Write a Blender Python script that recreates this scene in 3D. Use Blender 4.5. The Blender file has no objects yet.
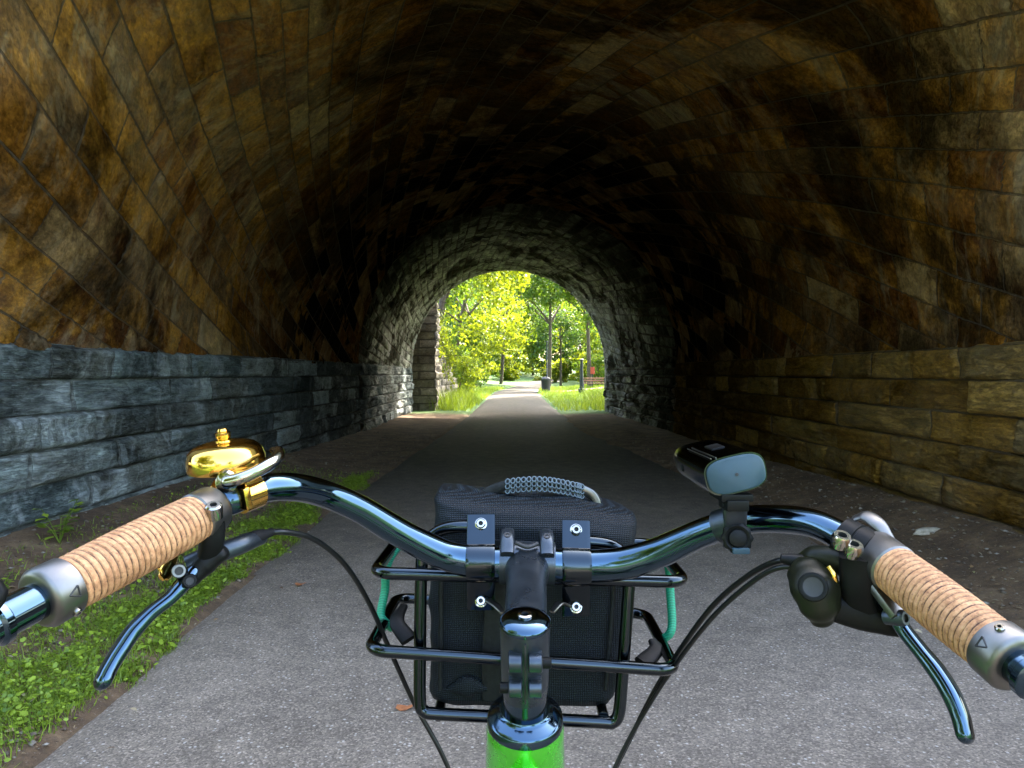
import bpy, bmesh, math, random
import numpy as np
from mathutils import Vector, Matrix, Euler

random.seed(7)
rng = np.random.default_rng(11)
D2R = math.radians
scene = bpy.context.scene
COL = scene.collection

# ------------------------------------------------------------------ camera
H = 1.30                      # eye height
F = 740.0                     # focal length in pixels of a 1024 wide frame
cam_d = bpy.data.cameras.new('camera'); cam = bpy.data.objects.new('camera', cam_d); COL.objects.link(cam)
cam.location = (0, 0, H)
cam.rotation_euler = Euler((D2R(90 - 0.85), 0, D2R(0.387)), 'XYZ')
cam_d.sensor_width = 36; cam_d.lens = F / 1024 * 36
cam_d.clip_start = 0.02; cam_d.clip_end = 3000
scene.camera = cam
RC = cam.rotation_euler.to_matrix()

def P(px, py, y):
    """world point seen at pixel px, py whose forward distance is y"""
    d = RC @ Vector(((px - 512) / F, -(py - 384) / F, -1))
    d *= y / d.y
    return Vector((d.x, d.y, H + d.z))

# ------------------------------------------------------------------ noise in numpy
def _hash(ix, iy, seed):
    n = (ix.astype(np.int64) * 374761393 + iy.astype(np.int64) * 668265263 + seed * 1442695041) & 0x7fffffff
    n = (n ^ (n >> 13)) * 1274126177 & 0x7fffffff
    n = (n ^ (n >> 16)) & 0xffffff
    return n / float(0xffffff)

def vnoise(x, y, seed=0):
    ix = np.floor(x); iy = np.floor(y); fx = x - ix; fy = y - iy
    fx = fx * fx * (3 - 2 * fx); fy = fy * fy * (3 - 2 * fy)
    a = _hash(ix, iy, seed); b = _hash(ix + 1, iy, seed); c = _hash(ix, iy + 1, seed); d = _hash(ix + 1, iy + 1, seed)
    return (a * (1 - fx) + b * fx) * (1 - fy) + (c * (1 - fx) + d * fx) * fy

def fbm(x, y, octv=4, seed=0):
    s = 0; a = 0.5; t = 0
    for k in range(octv):
        s = s + a * vnoise(x * 2 ** k, y * 2 ** k, seed + k * 17); t += a; a *= 0.5
    return s / t - 0.5

# ------------------------------------------------------------------ node helpers
def newmat(name):
    m = bpy.data.materials.new(name); m.use_nodes = True
    nt = m.node_tree; b = nt.nodes['Principled BSDF']
    return m, nt, b

def N(nt, typ, **kw):
    n = nt.nodes.new(typ)
    for k, v in kw.items():
        if k in n.bl_rna.properties.keys() and not hasattr(n.inputs, k): setattr(n, k, v)
    return n

def inp(n, **kw):
    for k, v in kw.items():
        n.inputs[k.replace('_', ' ')].default_value = v
    return n

def ramp(nt, fac, stops, interp='LINEAR'):
    r = nt.nodes.new('ShaderNodeValToRGB'); r.color_ramp.interpolation = interp
    el = r.color_ramp.elements
    while len(el) > 1: el.remove(el[-1])
    for i, (p, c) in enumerate(stops):
        e = el[0] if i == 0 else el.new(p)
        e.position = p
        if not isinstance(c, (tuple, list)): c = (c, c, c)
        e.color = tuple(c) + (1,)
    nt.links.new(fac, r.inputs[0]); return r.outputs[0]

def noise(nt, vec, scale, detail=5, rough=0.6, dist=0.0):
    n = nt.nodes.new('ShaderNodeTexNoise'); n.inputs['Scale'].default_value = scale
    n.inputs['Detail'].default_value = detail; n.inputs['Roughness'].default_value = rough
    n.inputs['Distortion'].default_value = dist
    if vec is not None: nt.links.new(vec, n.inputs['Vector'])
    return n.outputs['Fac']

def mapping(nt, vec, scale=(1, 1, 1), rot=(0, 0, 0), loc=(0, 0, 0)):
    m = nt.nodes.new('ShaderNodeMapping'); m.inputs['Scale'].default_value = scale
    m.inputs['Rotation'].default_value = rot; m.inputs['Location'].default_value = loc
    nt.links.new(vec, m.inputs['Vector']); return m.outputs[0]

def mix(nt, fac, a, b, mode='MIX'):
    m = nt.nodes.new('ShaderNodeMix'); m.data_type = 'RGBA'; m.blend_type = mode
    for s, v in ((m.inputs[0], fac), (m.inputs[6], a), (m.inputs[7], b)):
        if hasattr(v, 'is_linked') or hasattr(v, 'links'): nt.links.new(v, s)
        elif isinstance(v, (tuple, list)): s.default_value = tuple(v) + ((1,) if len(v) == 3 else ())
        else: s.default_value = v if s.type == 'VALUE' else (v, v, v, 1)
    return m.outputs[2]

def math_(nt, op, a, b=0.0, clamp=False):
    m = nt.nodes.new('ShaderNodeMath'); m.operation = op; m.use_clamp = clamp
    for s, v in ((m.inputs[0], a), (m.inputs[1], b)):
        if hasattr(v, 'links'): nt.links.new(v, s)
        else: s.default_value = v
    return m.outputs[0]

def bump(nt, h, b, strength=0.5, dist=0.01, prev=None):
    n = nt.nodes.new('ShaderNodeBump'); n.inputs['Strength'].default_value = strength; n.inputs['Distance'].default_value = dist
    nt.links.new(h, n.inputs['Height'])
    if prev is not None: nt.links.new(prev, n.inputs['Normal'])
    if b is not None: nt.links.new(n.outputs[0], b.inputs['Normal'])
    return n.outputs[0]

def simple(name, col, rough=0.5, metal=0.0, coat=0.0, var=0.15, nscale=40, bmp=0.0, spec=0.5, coat_rough=0.05, smudge=0.0):
    m, nt, b = newmat(name)
    tc = N(nt, 'ShaderNodeTexCoord').outputs['Object']
    n = noise(nt, tc, nscale, 4)
    c = ramp(nt, n, [(0.3, tuple(x * (1 - var) for x in col)), (0.7, tuple(min(1, x * (1 + var)) for x in col))])
    nt.links.new(c, b.inputs['Base Color'])
    b.inputs['Metallic'].default_value = metal
    b.inputs['Coat Weight'].default_value = coat; b.inputs['Coat Roughness'].default_value = coat_rough
    b.inputs['Specular IOR Level'].default_value = spec
    n2 = noise(nt, tc, nscale * 0.35, 6, 0.7)
    r = ramp(nt, n2, [(0.35, max(0.02, rough * (1 - smudge) if smudge else rough * 0.85)), (0.7, min(1, rough * (1.25 + smudge)))])
    nt.links.new(r, b.inputs['Roughness'])
    if bmp: bump(nt, noise(nt, tc, nscale * 4, 4), b, bmp, 0.001)
    return m

# ------------------------------------------------------------------ stone materials
def stone_mat(name, cols, bw, bh, mortar, deep=0.0, *,  row_axis_noise=(3, 3), soot=0.5, effl=0.4, effl_col=(0.55, 0.55, 0.5), mortar_col=(0.07, 0.055, 0.04),
              stretch=(1, 1, 1), rough=0.75, dist_amt=0.045, soot_shade_col=(0.0045, 0.0035, 0.0025), soot_scale=0.5, layered=0.0, bmp=0.7, mortar_w=0.75):
    m, nt, b = newmat(name)
    uv = N(nt, 'ShaderNodeUVMap').outputs[0]
    # warp the joints a little so that nothing is ruler straight
    nv = nt.nodes.new('ShaderNodeTexNoise'); nv.inputs['Scale'].default_value = 1.6; nv.inputs['Detail'].default_value = 3
    nt.links.new(uv, nv.inputs['Vector'])
    vm = nt.nodes.new('ShaderNodeVectorMath'); vm.operation = 'SUBTRACT'; nt.links.new(nv.outputs['Color'], vm.inputs[0]); vm.inputs[1].default_value = (0.5, 0.5, 0.5)
    vs = nt.nodes.new('ShaderNodeVectorMath'); vs.operation = 'SCALE'; nt.links.new(vm.outputs[0], vs.inputs[0]); vs.inputs['Scale'].default_value = dist_amt
    va = nt.nodes.new('ShaderNodeVectorMath'); va.operation = 'ADD'; nt.links.new(uv, va.inputs[0]); nt.links.new(vs.outputs[0], va.inputs[1])
    br = nt.nodes.new('ShaderNodeTexBrick')
    br.offset = 0.5; br.squash = 1.0; br.offset_frequency = 2
    inp(br, Scale=1.0, Mortar_Size=mortar, Mortar_Smooth=0.35, Bias=0.0, Brick_Width=bw, Row_Height=bh)
    br.inputs['Color1'].default_value = (0, 0, 0, 1); br.inputs['Color2'].default_value = (1, 1, 1, 1); br.inputs['Mortar'].default_value = (0.5, 0.5, 0.5, 1)
    nt.links.new(va.outputs[0], br.inputs['Vector'])
    uvs = mapping(nt, uv, stretch)
    n1 = noise(nt, uvs, 2.3, 8, 0.65, 0.4)
    n2 = noise(nt, uvs, 9.0, 8, 0.7)
    n3 = noise(nt, mapping(nt, uv, (1, 1, 1), loc=(7, 3, 0)), soot_scale, 6, 0.6, 0.8)
    n4 = noise(nt, mapping(nt, uv, (2.2, 0.8, 1), loc=(2, 9, 0)), 1.7, 8, 0.75, 0.6)
    blk = math_(nt, 'ADD', math_(nt, 'MULTIPLY', br.outputs['Color'], 0.62), math_(nt, 'MULTIPLY', n1, 0.55))
    k = len(cols)
    c = ramp(nt, blk, [(0.12 + 0.76 * i / (k - 1), cc) for i, cc in enumerate(cols)])
    c = mix(nt, 0.55, c, ramp(nt, n2, [(0.25, 0.35), (0.5, 0.85), (0.75, 1.3)]), 'MULTIPLY')
    fine = noise(nt, uvs, 38.0, 5, 0.7)
    c = mix(nt, 0.7, c, ramp(nt, fine, [(0.3, 0.35), (0.7, 1.45)]), 'MULTIPLY')
    c = mix(nt, 0.6, c, ramp(nt, noise(nt, uvs, 5.0, 10, 0.8, 1.0), [(0.36, 0.15), (0.5, 0.9), (0.66, 1.7)]), 'MULTIPLY')
    c = mix(nt, math_(nt, 'MULTIPLY', ramp(nt, n4, [(0.51, 0.0), (0.64, 1.0)]), effl), c, effl_col)
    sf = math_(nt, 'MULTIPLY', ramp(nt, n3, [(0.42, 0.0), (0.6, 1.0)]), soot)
    if deep:   # shade of the tunnel's dim middle, painted into the stone by distance
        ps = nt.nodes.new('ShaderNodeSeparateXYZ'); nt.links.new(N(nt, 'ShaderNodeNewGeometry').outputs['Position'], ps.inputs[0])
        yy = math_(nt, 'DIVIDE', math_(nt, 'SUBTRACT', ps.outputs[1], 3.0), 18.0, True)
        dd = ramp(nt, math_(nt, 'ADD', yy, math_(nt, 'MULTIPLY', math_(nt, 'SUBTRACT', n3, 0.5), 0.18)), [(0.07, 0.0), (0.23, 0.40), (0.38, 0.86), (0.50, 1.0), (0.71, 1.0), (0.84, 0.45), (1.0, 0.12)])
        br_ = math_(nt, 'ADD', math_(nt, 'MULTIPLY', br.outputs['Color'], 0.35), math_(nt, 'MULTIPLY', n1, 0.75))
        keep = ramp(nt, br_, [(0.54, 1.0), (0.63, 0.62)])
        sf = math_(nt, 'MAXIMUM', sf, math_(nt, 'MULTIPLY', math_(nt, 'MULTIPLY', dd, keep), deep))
    c = mix(nt, sf, c, soot_shade_col)
    c = mix(nt, math_(nt, 'MULTIPLY', br.outputs['Fac'], mortar_w), c, mortar_col)
    nt.links.new(c, b.inputs['Base Color'])
    nt.links.new(ramp(nt, n1, [(0.3, rough - 0.25), (0.7, min(1, rough + 0.15))]), b.inputs['Roughness'])
    nt.links.new(ramp(nt, sf, [(0.0, 0.5), (0.5, 0.0)]), b.inputs['Specular IOR Level'])
    pit = noise(nt, uvs, 14.0, 10, 0.8, 0.3)
    h = math_(nt, 'ADD', math_(nt, 'MULTIPLY', n2, 0.5), math_(nt, 'MULTIPLY', fine, 0.25))
    h = math_(nt, 'ADD', h, ramp(nt, pit, [(0.35, 0.0), (0.5, 0.4)]))
    lay = noise(nt, mapping(nt, uv, (2.0, 22.0, 1)), 1.0, 6, 0.65, 0.5)
    h = math_(nt, 'ADD', h, math_(nt, 'MULTIPLY', lay, layered))
    h = math_(nt, 'SUBTRACT', h, math_(nt, 'MULTIPLY', br.outputs['Fac'], 0.9))
    bump(nt, h, b, bmp, 0.035)
    return m

def ashlar_disp(u, v, bw, bh, amp_block, amp_face, pillow, edge, seed):
    row = np.floor(v / bh); off = np.where(np.mod(row, 2) == 0, bw * 0.5, 0.0)
    bn = np.floor((u + off) / bw)
    fu = (u + off) / bw - bn; fv = v / bh - row
    ed = np.minimum(np.minimum(fu, 1 - fu) * bw, np.minimum(fv, 1 - fv) * bh)
    e = np.clip(ed / edge, 0, 1); e = np.sqrt(e)
    r = _hash(bn, row, seed)
    tilt = (_hash(bn, row, seed + 5) - 0.5) * (fv - 0.5) + (_hash(bn, row, seed + 9) - 0.5) * (fu - 0.5)
    return amp_block * (r - 0.5) * e + amp_face * fbm(u * 3.1, v * 5.3, 5, seed + 3) * e + pillow * e + amp_block * tilt * e

def link(name, me, mat, parent=None, smooth=True, sharp=None):
    o = bpy.data.objects.new(name, me); COL.objects.link(o)
    if mat is not None and not me.materials: me.materials.append(mat)
    if parent is not None:
        o.parent = parent
    if smooth: me.polygons.foreach_set('use_smooth', [True] * len(me.polygons))
    if sharp is not None: me.set_sharp_from_angle(angle=D2R(sharp))
    return o

def grid_mesh(name, X, Y, Z, U=None, V=None, flip=False):
    n, m = X.shape
    me = bpy.data.meshes.new(name)
    co = np.stack([X, Y, Z], -1).reshape(-1, 3)
    i = np.arange(n - 1)[:, None]; j = np.arange(m - 1)[None, :]
    a = i * m + j; b = a + 1; c = a + m + 1; d = a + m
    q = np.stack([a, d, c, b] if flip else [a, b, c, d], -1).reshape(-1, 4)
    me.vertices.add(len(co)); me.vertices.foreach_set('co', co.ravel().astype(np.float32))
    me.loops.add(q.size); me.loops.foreach_set('vertex_index', q.ravel().astype(np.int32))
    me.polygons.add(len(q)); me.polygons.foreach_set('loop_start', (np.arange(len(q)) * 4).astype(np.int32))
    if U is not None:
        uvl = me.uv_layers.new(name='UVMap')
        uv = np.stack([U, V], -1).reshape(-1, 2)[q.ravel()]
        uvl.data.foreach_set('uv', uv.ravel().astype(np.float32))
    me.update(calc_edges=True); me.validate()
    return me

def poly_mesh(name, co, faces_flat, nper, mat_idx=None, uv=None):
    me = bpy.data.meshes.new(name)
    co = np.asarray(co, dtype=np.float32)
    me.vertices.add(len(co)); me.vertices.foreach_set('co', co.ravel())
    f = np.asarray(faces_flat, dtype=np.int32)
    me.loops.add(f.size); me.loops.foreach_set('vertex_index', f.ravel())
    me.polygons.add(f.size // nper); me.polygons.foreach_set('loop_start', (np.arange(f.size // nper) * nper).astype(np.int32))
    if mat_idx is not None: me.polygons.foreach_set('material_index', np.asarray(mat_idx, dtype=np.int32))
    if uv is not None:
        uvl = me.uv_layers.new(name='UVMap'); uvl.data.foreach_set('uv', np.asarray(uv, dtype=np.float32).ravel())
    me.update(calc_edges=True); return me

def tag(o, label=None, cat=None, group=None, kind=None):
    if label: o['label'] = label
    if cat: o['category'] = cat
    if group: o['group'] = group
    if kind: o['kind'] = kind
    return o

def empty(name, loc, label, cat, group=None):
    o = bpy.data.objects.new(name, None); COL.objects.link(o); o.location = loc
    o.empty_display_size = 0.2
    return tag(o, label, cat, group)

def root_loc(o):
    while o is not None and o.parent is not None: o = o.parent
    return Vector((0, 0, 0)) if o is None else Vector(o.location)

# ------------------------------------------------------------------ mesh builder for the small things
class MB:
    def __init__(s): s.v = []; s.f = []; s.uv = []; s.mi = {}   # uv per face list of tuples or None
    def add(s, vs, fs, uvs=None):
        b = len(s.v); s.v += [Vector(v) for v in vs]
        for i, f in enumerate(fs):
            s.f.append([b + k for k in f]); s.uv.append(uvs[i] if uvs else None)
        return s
    def sweep(s, pts, sizes, up=(0, 0, 1), seg=16, res=6, power=2.0, caps=True, uvn=1.0, smooth=True, round_ends=0):
        pts = [Vector(p) for p in pts]
        if not isinstance(sizes, (list, tuple)): sizes = [sizes] * len(pts)
        sizes = [(z, z) if not isinstance(z, (list, tuple)) else z for z in sizes]
        if smooth and len(pts) > 2:
            P2, S2 = [], []
            n = len(pts)
            for i in range(n - 1):
                p0 = pts[i - 1] if i > 0 else 2 * pts[0] - pts[1]
                p1, p2 = pts[i], pts[i + 1]
                p3 = pts[i + 2] if i + 2 < n else 2 * pts[-1] - pts[-2]
                for k in range(res):
                    t = k / res
                    q = 0.5 * ((2 * p1) + (p2 - p0) * t + (2 * p0 - 5 * p1 + 4 * p2 - p3) * t * t + (3 * p1 - p0 - 3 * p2 + p3) * t ** 3)
                    P2.append(q); a, b = sizes[i], sizes[i + 1]; tt = t * t * (3 - 2 * t)
                    S2.append((a[0] + (b[0] - a[0]) * tt, a[1] + (b[1] - a[1]) * tt))
            P2.append(pts[-1]); S2.append(sizes[-1])
        else: P2, S2 = pts, sizes
        if round_ends:
            for end in (0, 1):
                if end == 0: a, b, z = P2[0], P2[1], S2[0]
                else: a, b, z = P2[-1], P2[-2], S2[-1]
                d = (a - b).normalized(); r = max(z)*round_ends
                ex = [(a + d * r * math.sin(q), (z[0] * math.cos(q), z[1] * math.cos(q))) for q in (0.4, 0.8, 1.15, 1.45)]
                if end == 0: P2 = [e[0] for e in reversed(ex)] + P2; S2 = [e[1] for e in reversed(ex)] + S2
                else: P2 = P2 + [e[0] for e in ex]; S2 = S2 + [e[1] for e in ex]
        up = Vector(up); base = len(s.v); n = len(P2); L = 0
        nrm = None
        for i, p in enumerate(P2):
            t = (P2[min(i + 1, n - 1)] - P2[max(i - 1, 0)]).normalized()
            if nrm is None:
                sd = t.cross(up)
                if sd.length < 1e-4: sd = t.cross(Vector((1, 0, 0)))
                sd.normalize(); nrm = sd.cross(t).normalized()
            else:
                nrm = (nrm - t * nrm.dot(t)).normalized(); sd = t.cross(nrm).normalized()
            a, b = S2[i]
            for k in range(seg):
                an = 2 * math.pi * k / seg; c, q = math.cos(an), math.sin(an)
                cx = math.copysign(abs(c) ** (2 / power), c); sx = math.copysign(abs(q) ** (2 / power), q)
                s.v.append(p + sd * a * cx + nrm * b * sx)
        for i in range(n - 1):
            for k in range(seg):
                k2 = (k + 1) % seg
                s.f.append([base + i * seg + k, base + i * seg + k2, base + (i + 1) * seg + k2, base + (i + 1) * seg + k])
                u0, u1 = i / (n - 1), (i + 1) / (n - 1); v0, v1 = k / seg, (k + 1) / seg
                s.uv.append([(u0, v0), (u0, v1), (u1, v1), (u1, v0)])
        if caps:
            s.f.append([base + k for k in range(seg)][::-1]); s.uv.append(None)
            s.f.append([base + (n - 1) * seg + k for k in range(seg)]); s.uv.append(None)
        return s
    def lathe(s, A, axis, prof, seg=24, up=(0, 0, 1)):
        """prof: list of (distance along axis, radius)"""
        A = Vector(A); t = Vector(axis).normalized()
        sd = t.cross(Vector(up))
        if sd.length < 1e-3: sd = t.cross(Vector((1, 0, 0)))
        sd.normalize(); nr = sd.cross(t)
        base = len(s.v); n = len(prof)
        for d, r in prof:
            for k in range(seg):
                an = 2 * math.pi * k / seg
                s.v.append(A + t * d + (sd * math.cos(an) + nr * math.sin(an)) * max(r, 1e-5))
        for i in range(n - 1):
            for k in range(seg):
                k2 = (k + 1) % seg
                s.f.append([base + i * seg + k, base + i * seg + k2, base + (i + 1) * seg + k2, base + (i + 1) * seg + k]); s.uv.append(None)
        s.f.append([base + k for k in range(seg)][::-1]); s.uv.append(None)
        if n > 4 and prof[-1][1] == 0 and prof[-3][0] > prof[-2][0]:      # a socket: its shade painted as a dark floor
            for q in range(2 * seg): s.mi[len(s.f) - 2 - q] = 1
        s.f.append([base + (n - 1) * seg + k for k in range(seg)]); s.uv.append(None)
        return s
    def box(s, c, dims, rot=None, bev=0.1):
        """box centred at c, dims full sizes, rot a 3x3 matrix, bevelled edges (absolute size bev*min)"""
        bm = bmesh.new(); bmesh.ops.create_cube(bm, size=1)
        for v in bm.verts: v.co = Vector((v.co.x * dims[0], v.co.y * dims[1], v.co.z * dims[2]))
        if bev: bmesh.ops.bevel(bm, geom=list(bm.edges), offset=bev * min(dims), segments=2, affect='EDGES', profile=0.6)
        R = rot if rot is not None else Matrix.Identity(3)
        bm.verts.index_update()
        s.add([R @ v.co + Vector(c) for v in bm.verts], [[v.index for v in f.verts] for f in bm.faces])
        bm.free(); return s
    def build(s, name, mat, parent=None, sharp=38, smooth=True):
        o0 = root_loc(parent)
        me = bpy.data.meshes.new(name)
        me.from_pydata([tuple(v - o0) for v in s.v], [], s.f)
        if s.mi:
            me.materials.append(mat); me.materials.append(bpy.data.materials['dark_recess'])
            for k_, q_ in s.mi.items(): me.polygons[k_].material_index = q_
        if any(u is not None for u in s.uv):
            l = me.uv_layers.new(name='UVMap'); k = 0
            for f, u in zip(s.f, s.uv):
                for q in range(len(f)):
                    if u: l.data[k].uv = u[q]
                    k += 1
        bm = bmesh.new(); bm.from_mesh(me); bmesh.ops.recalc_face_normals(bm, faces=bm.faces); bm.to_mesh(me); bm.free()
        return link(name, me, mat, parent, smooth, sharp)

def frame_from(t, up=(0, 0, 1)):
    """3x3 with columns x=side, y=forward(t), z=up-ish"""
    t = Vector(t).normalized(); sd = t.cross(Vector(up)).normalized(); n = sd.cross(t)
    return Matrix((sd, t, n)).transposed()

# =================================================================== THE TUNNEL
R = 3.39; SPR = 1.50; Y0 = 3.35; YR = 15.8; Y1 = 24.4
tunnel = empty('stone_tunnel', (0, Y0, 0), 'long arched tunnel of brown and grey stone blocks around the paved path', 'tunnel')

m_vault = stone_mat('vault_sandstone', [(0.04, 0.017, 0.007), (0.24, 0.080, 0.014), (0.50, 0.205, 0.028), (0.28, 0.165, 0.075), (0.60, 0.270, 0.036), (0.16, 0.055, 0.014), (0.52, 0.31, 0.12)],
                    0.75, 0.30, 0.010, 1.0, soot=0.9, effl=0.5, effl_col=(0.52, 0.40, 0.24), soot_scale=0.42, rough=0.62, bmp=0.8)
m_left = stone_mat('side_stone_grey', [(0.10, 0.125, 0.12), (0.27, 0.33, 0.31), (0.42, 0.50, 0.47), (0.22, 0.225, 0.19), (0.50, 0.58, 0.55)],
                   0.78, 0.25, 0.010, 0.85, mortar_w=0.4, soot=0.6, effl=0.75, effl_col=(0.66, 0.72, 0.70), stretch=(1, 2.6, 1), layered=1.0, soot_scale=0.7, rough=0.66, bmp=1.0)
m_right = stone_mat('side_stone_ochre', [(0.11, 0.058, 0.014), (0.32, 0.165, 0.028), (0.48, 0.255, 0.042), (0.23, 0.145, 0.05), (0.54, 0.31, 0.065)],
                    0.95, 0.25, 0.009, 0.85, soot=0.6, effl=0.2, effl_col=(0.45, 0.38, 0.24), stretch=(1, 2.6, 1), layered=1.0, soot_scale=0.7, rough=0.66, bmp=1.0)  # ochre pushed to orange in place of warm light on this side
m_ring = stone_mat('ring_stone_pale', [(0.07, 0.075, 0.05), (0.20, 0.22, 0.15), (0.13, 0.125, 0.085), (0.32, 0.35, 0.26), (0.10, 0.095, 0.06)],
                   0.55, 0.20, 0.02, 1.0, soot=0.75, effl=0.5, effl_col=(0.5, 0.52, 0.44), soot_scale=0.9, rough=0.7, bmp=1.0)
m_portal = stone_mat('portal_stone', [(0.16, 0.14, 0.11), (0.30, 0.25, 0.18), (0.38, 0.34, 0.27), (0.22, 0.19, 0.15)],
                     0.8, 0.30, 0.02, soot=0.4, effl=0.3, layered=0.6)

SL = 0.33; NM = math.hypot(1, SL)
def warp_uv(u, v):
    return (u + 0.30 * np.sin(u * 1.31 + 0.7 * np.sin(v * 0.9)) + 0.16 * np.sin(v * 2.3),
            v + 0.045 * np.sin(v * 3.7 + 0.5) + 0.05 * np.sin(u * 0.45))

def vault(name, ya, yb, rad, xc, ny_near, mat, bw, bh, amp, seed, skew=SL):
    if name == 'vault':
        ys = np.concatenate([np.arange(ya, 11, 0.032), np.arange(11, yb + 0.001, 0.055)]); ys[-1] = yb
    else:
        ys = np.linspace(ya, yb, ny_near)
    phi = np.linspace(-0.012, math.pi + 0.012, 330)
    Yg, Pg = np.meshgrid(ys, phi, indexing='ij')
    s = rad * Pg; nm = math.hypot(1, skew)
    u = (Yg + skew * s) / nm; v = (s - skew * Yg) / nm
    U, V = warp_uv(u, v)
    d = ashlar_disp(U, V, bw, bh, amp, amp * 1.2, amp * 0.7, 0.03, seed)
    low = 0.05 * fbm(Yg * 0.5, s * 0.5, 3, 4)
    if name == 'vault': d = d * np.interp(Yg, [5, 11], [1.0, 0.45])
    if name == 'arch_ring':
        tt = np.clip((Yg - YR) / (Y1 - YR), 0, 1); kk_ = 1 - (1 - tt) ** 2; rad = (R + 0.07) * (1 - kk_) + (R - 0.20) * kk_; xc = -0.29 * kk_
        d = d + 0.06 * fbm(Yg * 0.8, s * 3.0, 4, 77)
    rr = rad + 0.02 - d + low
    X = xc + rr * np.cos(Pg); Z = SPR + rr * np.sin(Pg)
    me = grid_mesh(name, X, Yg - Y0, Z, U, V, flip=False)
    return link(name, me, mat, tunnel)
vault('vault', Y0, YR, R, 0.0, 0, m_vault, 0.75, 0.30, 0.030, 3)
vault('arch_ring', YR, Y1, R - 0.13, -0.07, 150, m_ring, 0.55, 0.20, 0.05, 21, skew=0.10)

def side_wall(sign, ya, yb, xw, mat, bw, seed, step, amp=0.04, name='side_wall', top=SPR, xw2=None):
    bh = 0.25; rows = 6; sub = 14
    ys = np.arange(ya, yb + step * 0.5, step); ys[-1] = yb
    xs_ = xw + ((xw2 or xw) - xw) * (ys - ya) / (yb - ya)
    Vlist, faces, uvs = [], [], []
    X_, Z_ = [], []
    zr = [-0.3] + [top - bh * (rows - k) for k in range(rows)] + [top]
    base = 0; co = []; fl = []; ul = []
    prevtop = None
    n = len(ys)
    rough = 0
    for rI in range(-1, rows):
        z0 = top - bh * (rows - rI); z1 = z0 + bh
        zz = np.linspace(z0, z1, sub + 1)
        k_ = 0.62 + 0.75 * float(_hash(np.array([rI + 3]), np.array([seed]), 1)[0]); o_ = 7.3 * float(_hash(np.array([rI + 9]), np.array([seed]), 2)[0])
        Yg, Zg = np.meshgrid(ys, zz, indexing='ij')
        U = (Yg + 0.30 * np.sin(Yg * 1.3 + rI * 2.1)) * k_ * 0.9 + o_ ; V = (rI + 20) * bh + (Zg - z0)
        fv = (Zg - z0) / bh
        off = bw * 0.5 if (rI + 20) % 2 == 0 else 0.0
        bn = np.floor((U + off) / bw); fu = (U + off) / bw - bn
        ed = np.minimum(np.minimum(fu, 1 - fu) * bw / k_, np.minimum(fv, 1 - fv) * bh)
        ed = ed + 0.018 * fbm(Yg * 7, Zg * 9 + rI, 4, seed + 21)
        e = np.clip(ed / 0.035, 0, 1) ** 0.5
        r1 = _hash(bn, bn * 0 + rI, seed); r2 = _hash(bn, bn * 0 + rI, seed + 5) - .5; r3 = _hash(bn, bn * 0 + rI, seed + 7) - .5
        face = fbm(Yg * 2.6 + rI * 5, Zg * 5.5, 5, seed + 3)
        # split faces: fracture steps that break the stone into slabs
        st_ = fbm(Yg * 1.3 + 9, Zg * 7, 3, seed + 60); step_ = np.floor(st_ * 9) / 9
        d = amp * ((r1 - .5) * 1.3 + 0.9 + r2 * (fv - .5) * 1.6 + r3 * (fu - .5) * 1.2) * e + amp * 2.0 * face * e + amp * 1.3 * step_ * e
        d = d + 0.016 * fbm(Yg * 2.0, Zg * 26, 4, seed + 40) + 0.014 * fbm(Yg * 9, Zg * 14, 4, seed + 50)
        zoff = 0.012 * fbm(ys * 1.7, ys * 0 + rI, 3, seed)[:, None] * 0
        X = sign * (xs_[:, None] - d + 0.005)
        p = np.stack([X, Yg - Y0, Zg], -1).reshape(-1, 3); m = sub + 1
        i = np.arange(n - 1)[:, None]; j = np.arange(m - 1)[None, :]
        a_ = base + i * m + j; q = np.stack([a_, a_ + m, a_ + m + 1, a_ + 1] if sign < 0 else [a_, a_ + 1, a_ + m + 1, a_ + m], -1).reshape(-1, 4)
        uv = np.stack([U, V], -1).reshape(-1, 2)[(q - base).ravel()]
        co.append(p); fl.append(q); ul.append(uv); base += len(p)
        toprow = (p.reshape(n, m, 3)[:, -1], U[:, -1], V[:, -1])
    # ledge
    tp, Ut, Vt = toprow
    zt = 0.02 * fbm(ys * 3.0, ys * 0 + 3.3, 4, seed)
    r0_ = tp.copy(); r1_ = tp.copy(); r1_[:, 2] = top + 0.012 + zt; r1_[:, 0] = tp[:, 0] + sign * 0.006; r2_ = r1_.copy(); r2_[:, 0] = sign * (xs_ + 0.18)
    p = np.stack([r0_, r1_, r2_], 1).reshape(-1, 3); m = 3
    i = np.arange(n - 1)[:, None]; j = np.arange(2)[None, :]
    a_ = base + i * m + j; q = np.stack([a_, a_ + m, a_ + m + 1, a_ + 1] if sign < 0 else [a_, a_ + 1, a_ + m + 1, a_ + m], -1).reshape(-1, 4)
    Ux = np.stack([Ut, Ut, Ut], 1); Vx = np.stack([Vt - .02, Vt + .03, Vt + .19], 1)
    ul.append(np.stack([Ux, Vx], -1).reshape(-1, 2)[(q - base).ravel()]); co.append(p); fl.append(q)
    me = poly_mesh(name, np.concatenate(co), np.concatenate(fl), 4, uv=np.concatenate(ul))
    return link(name, me, mat, tunnel)
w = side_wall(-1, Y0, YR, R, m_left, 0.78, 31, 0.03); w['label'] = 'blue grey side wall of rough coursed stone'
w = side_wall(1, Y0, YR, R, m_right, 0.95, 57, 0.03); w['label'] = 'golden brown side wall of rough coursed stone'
w = side_wall(-1, YR, Y1, R, m_left, 0.6, 71, 0.045, 0.075, xw2=3.52); w['label'] = 'grey blocky side wall near the far opening'
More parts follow.
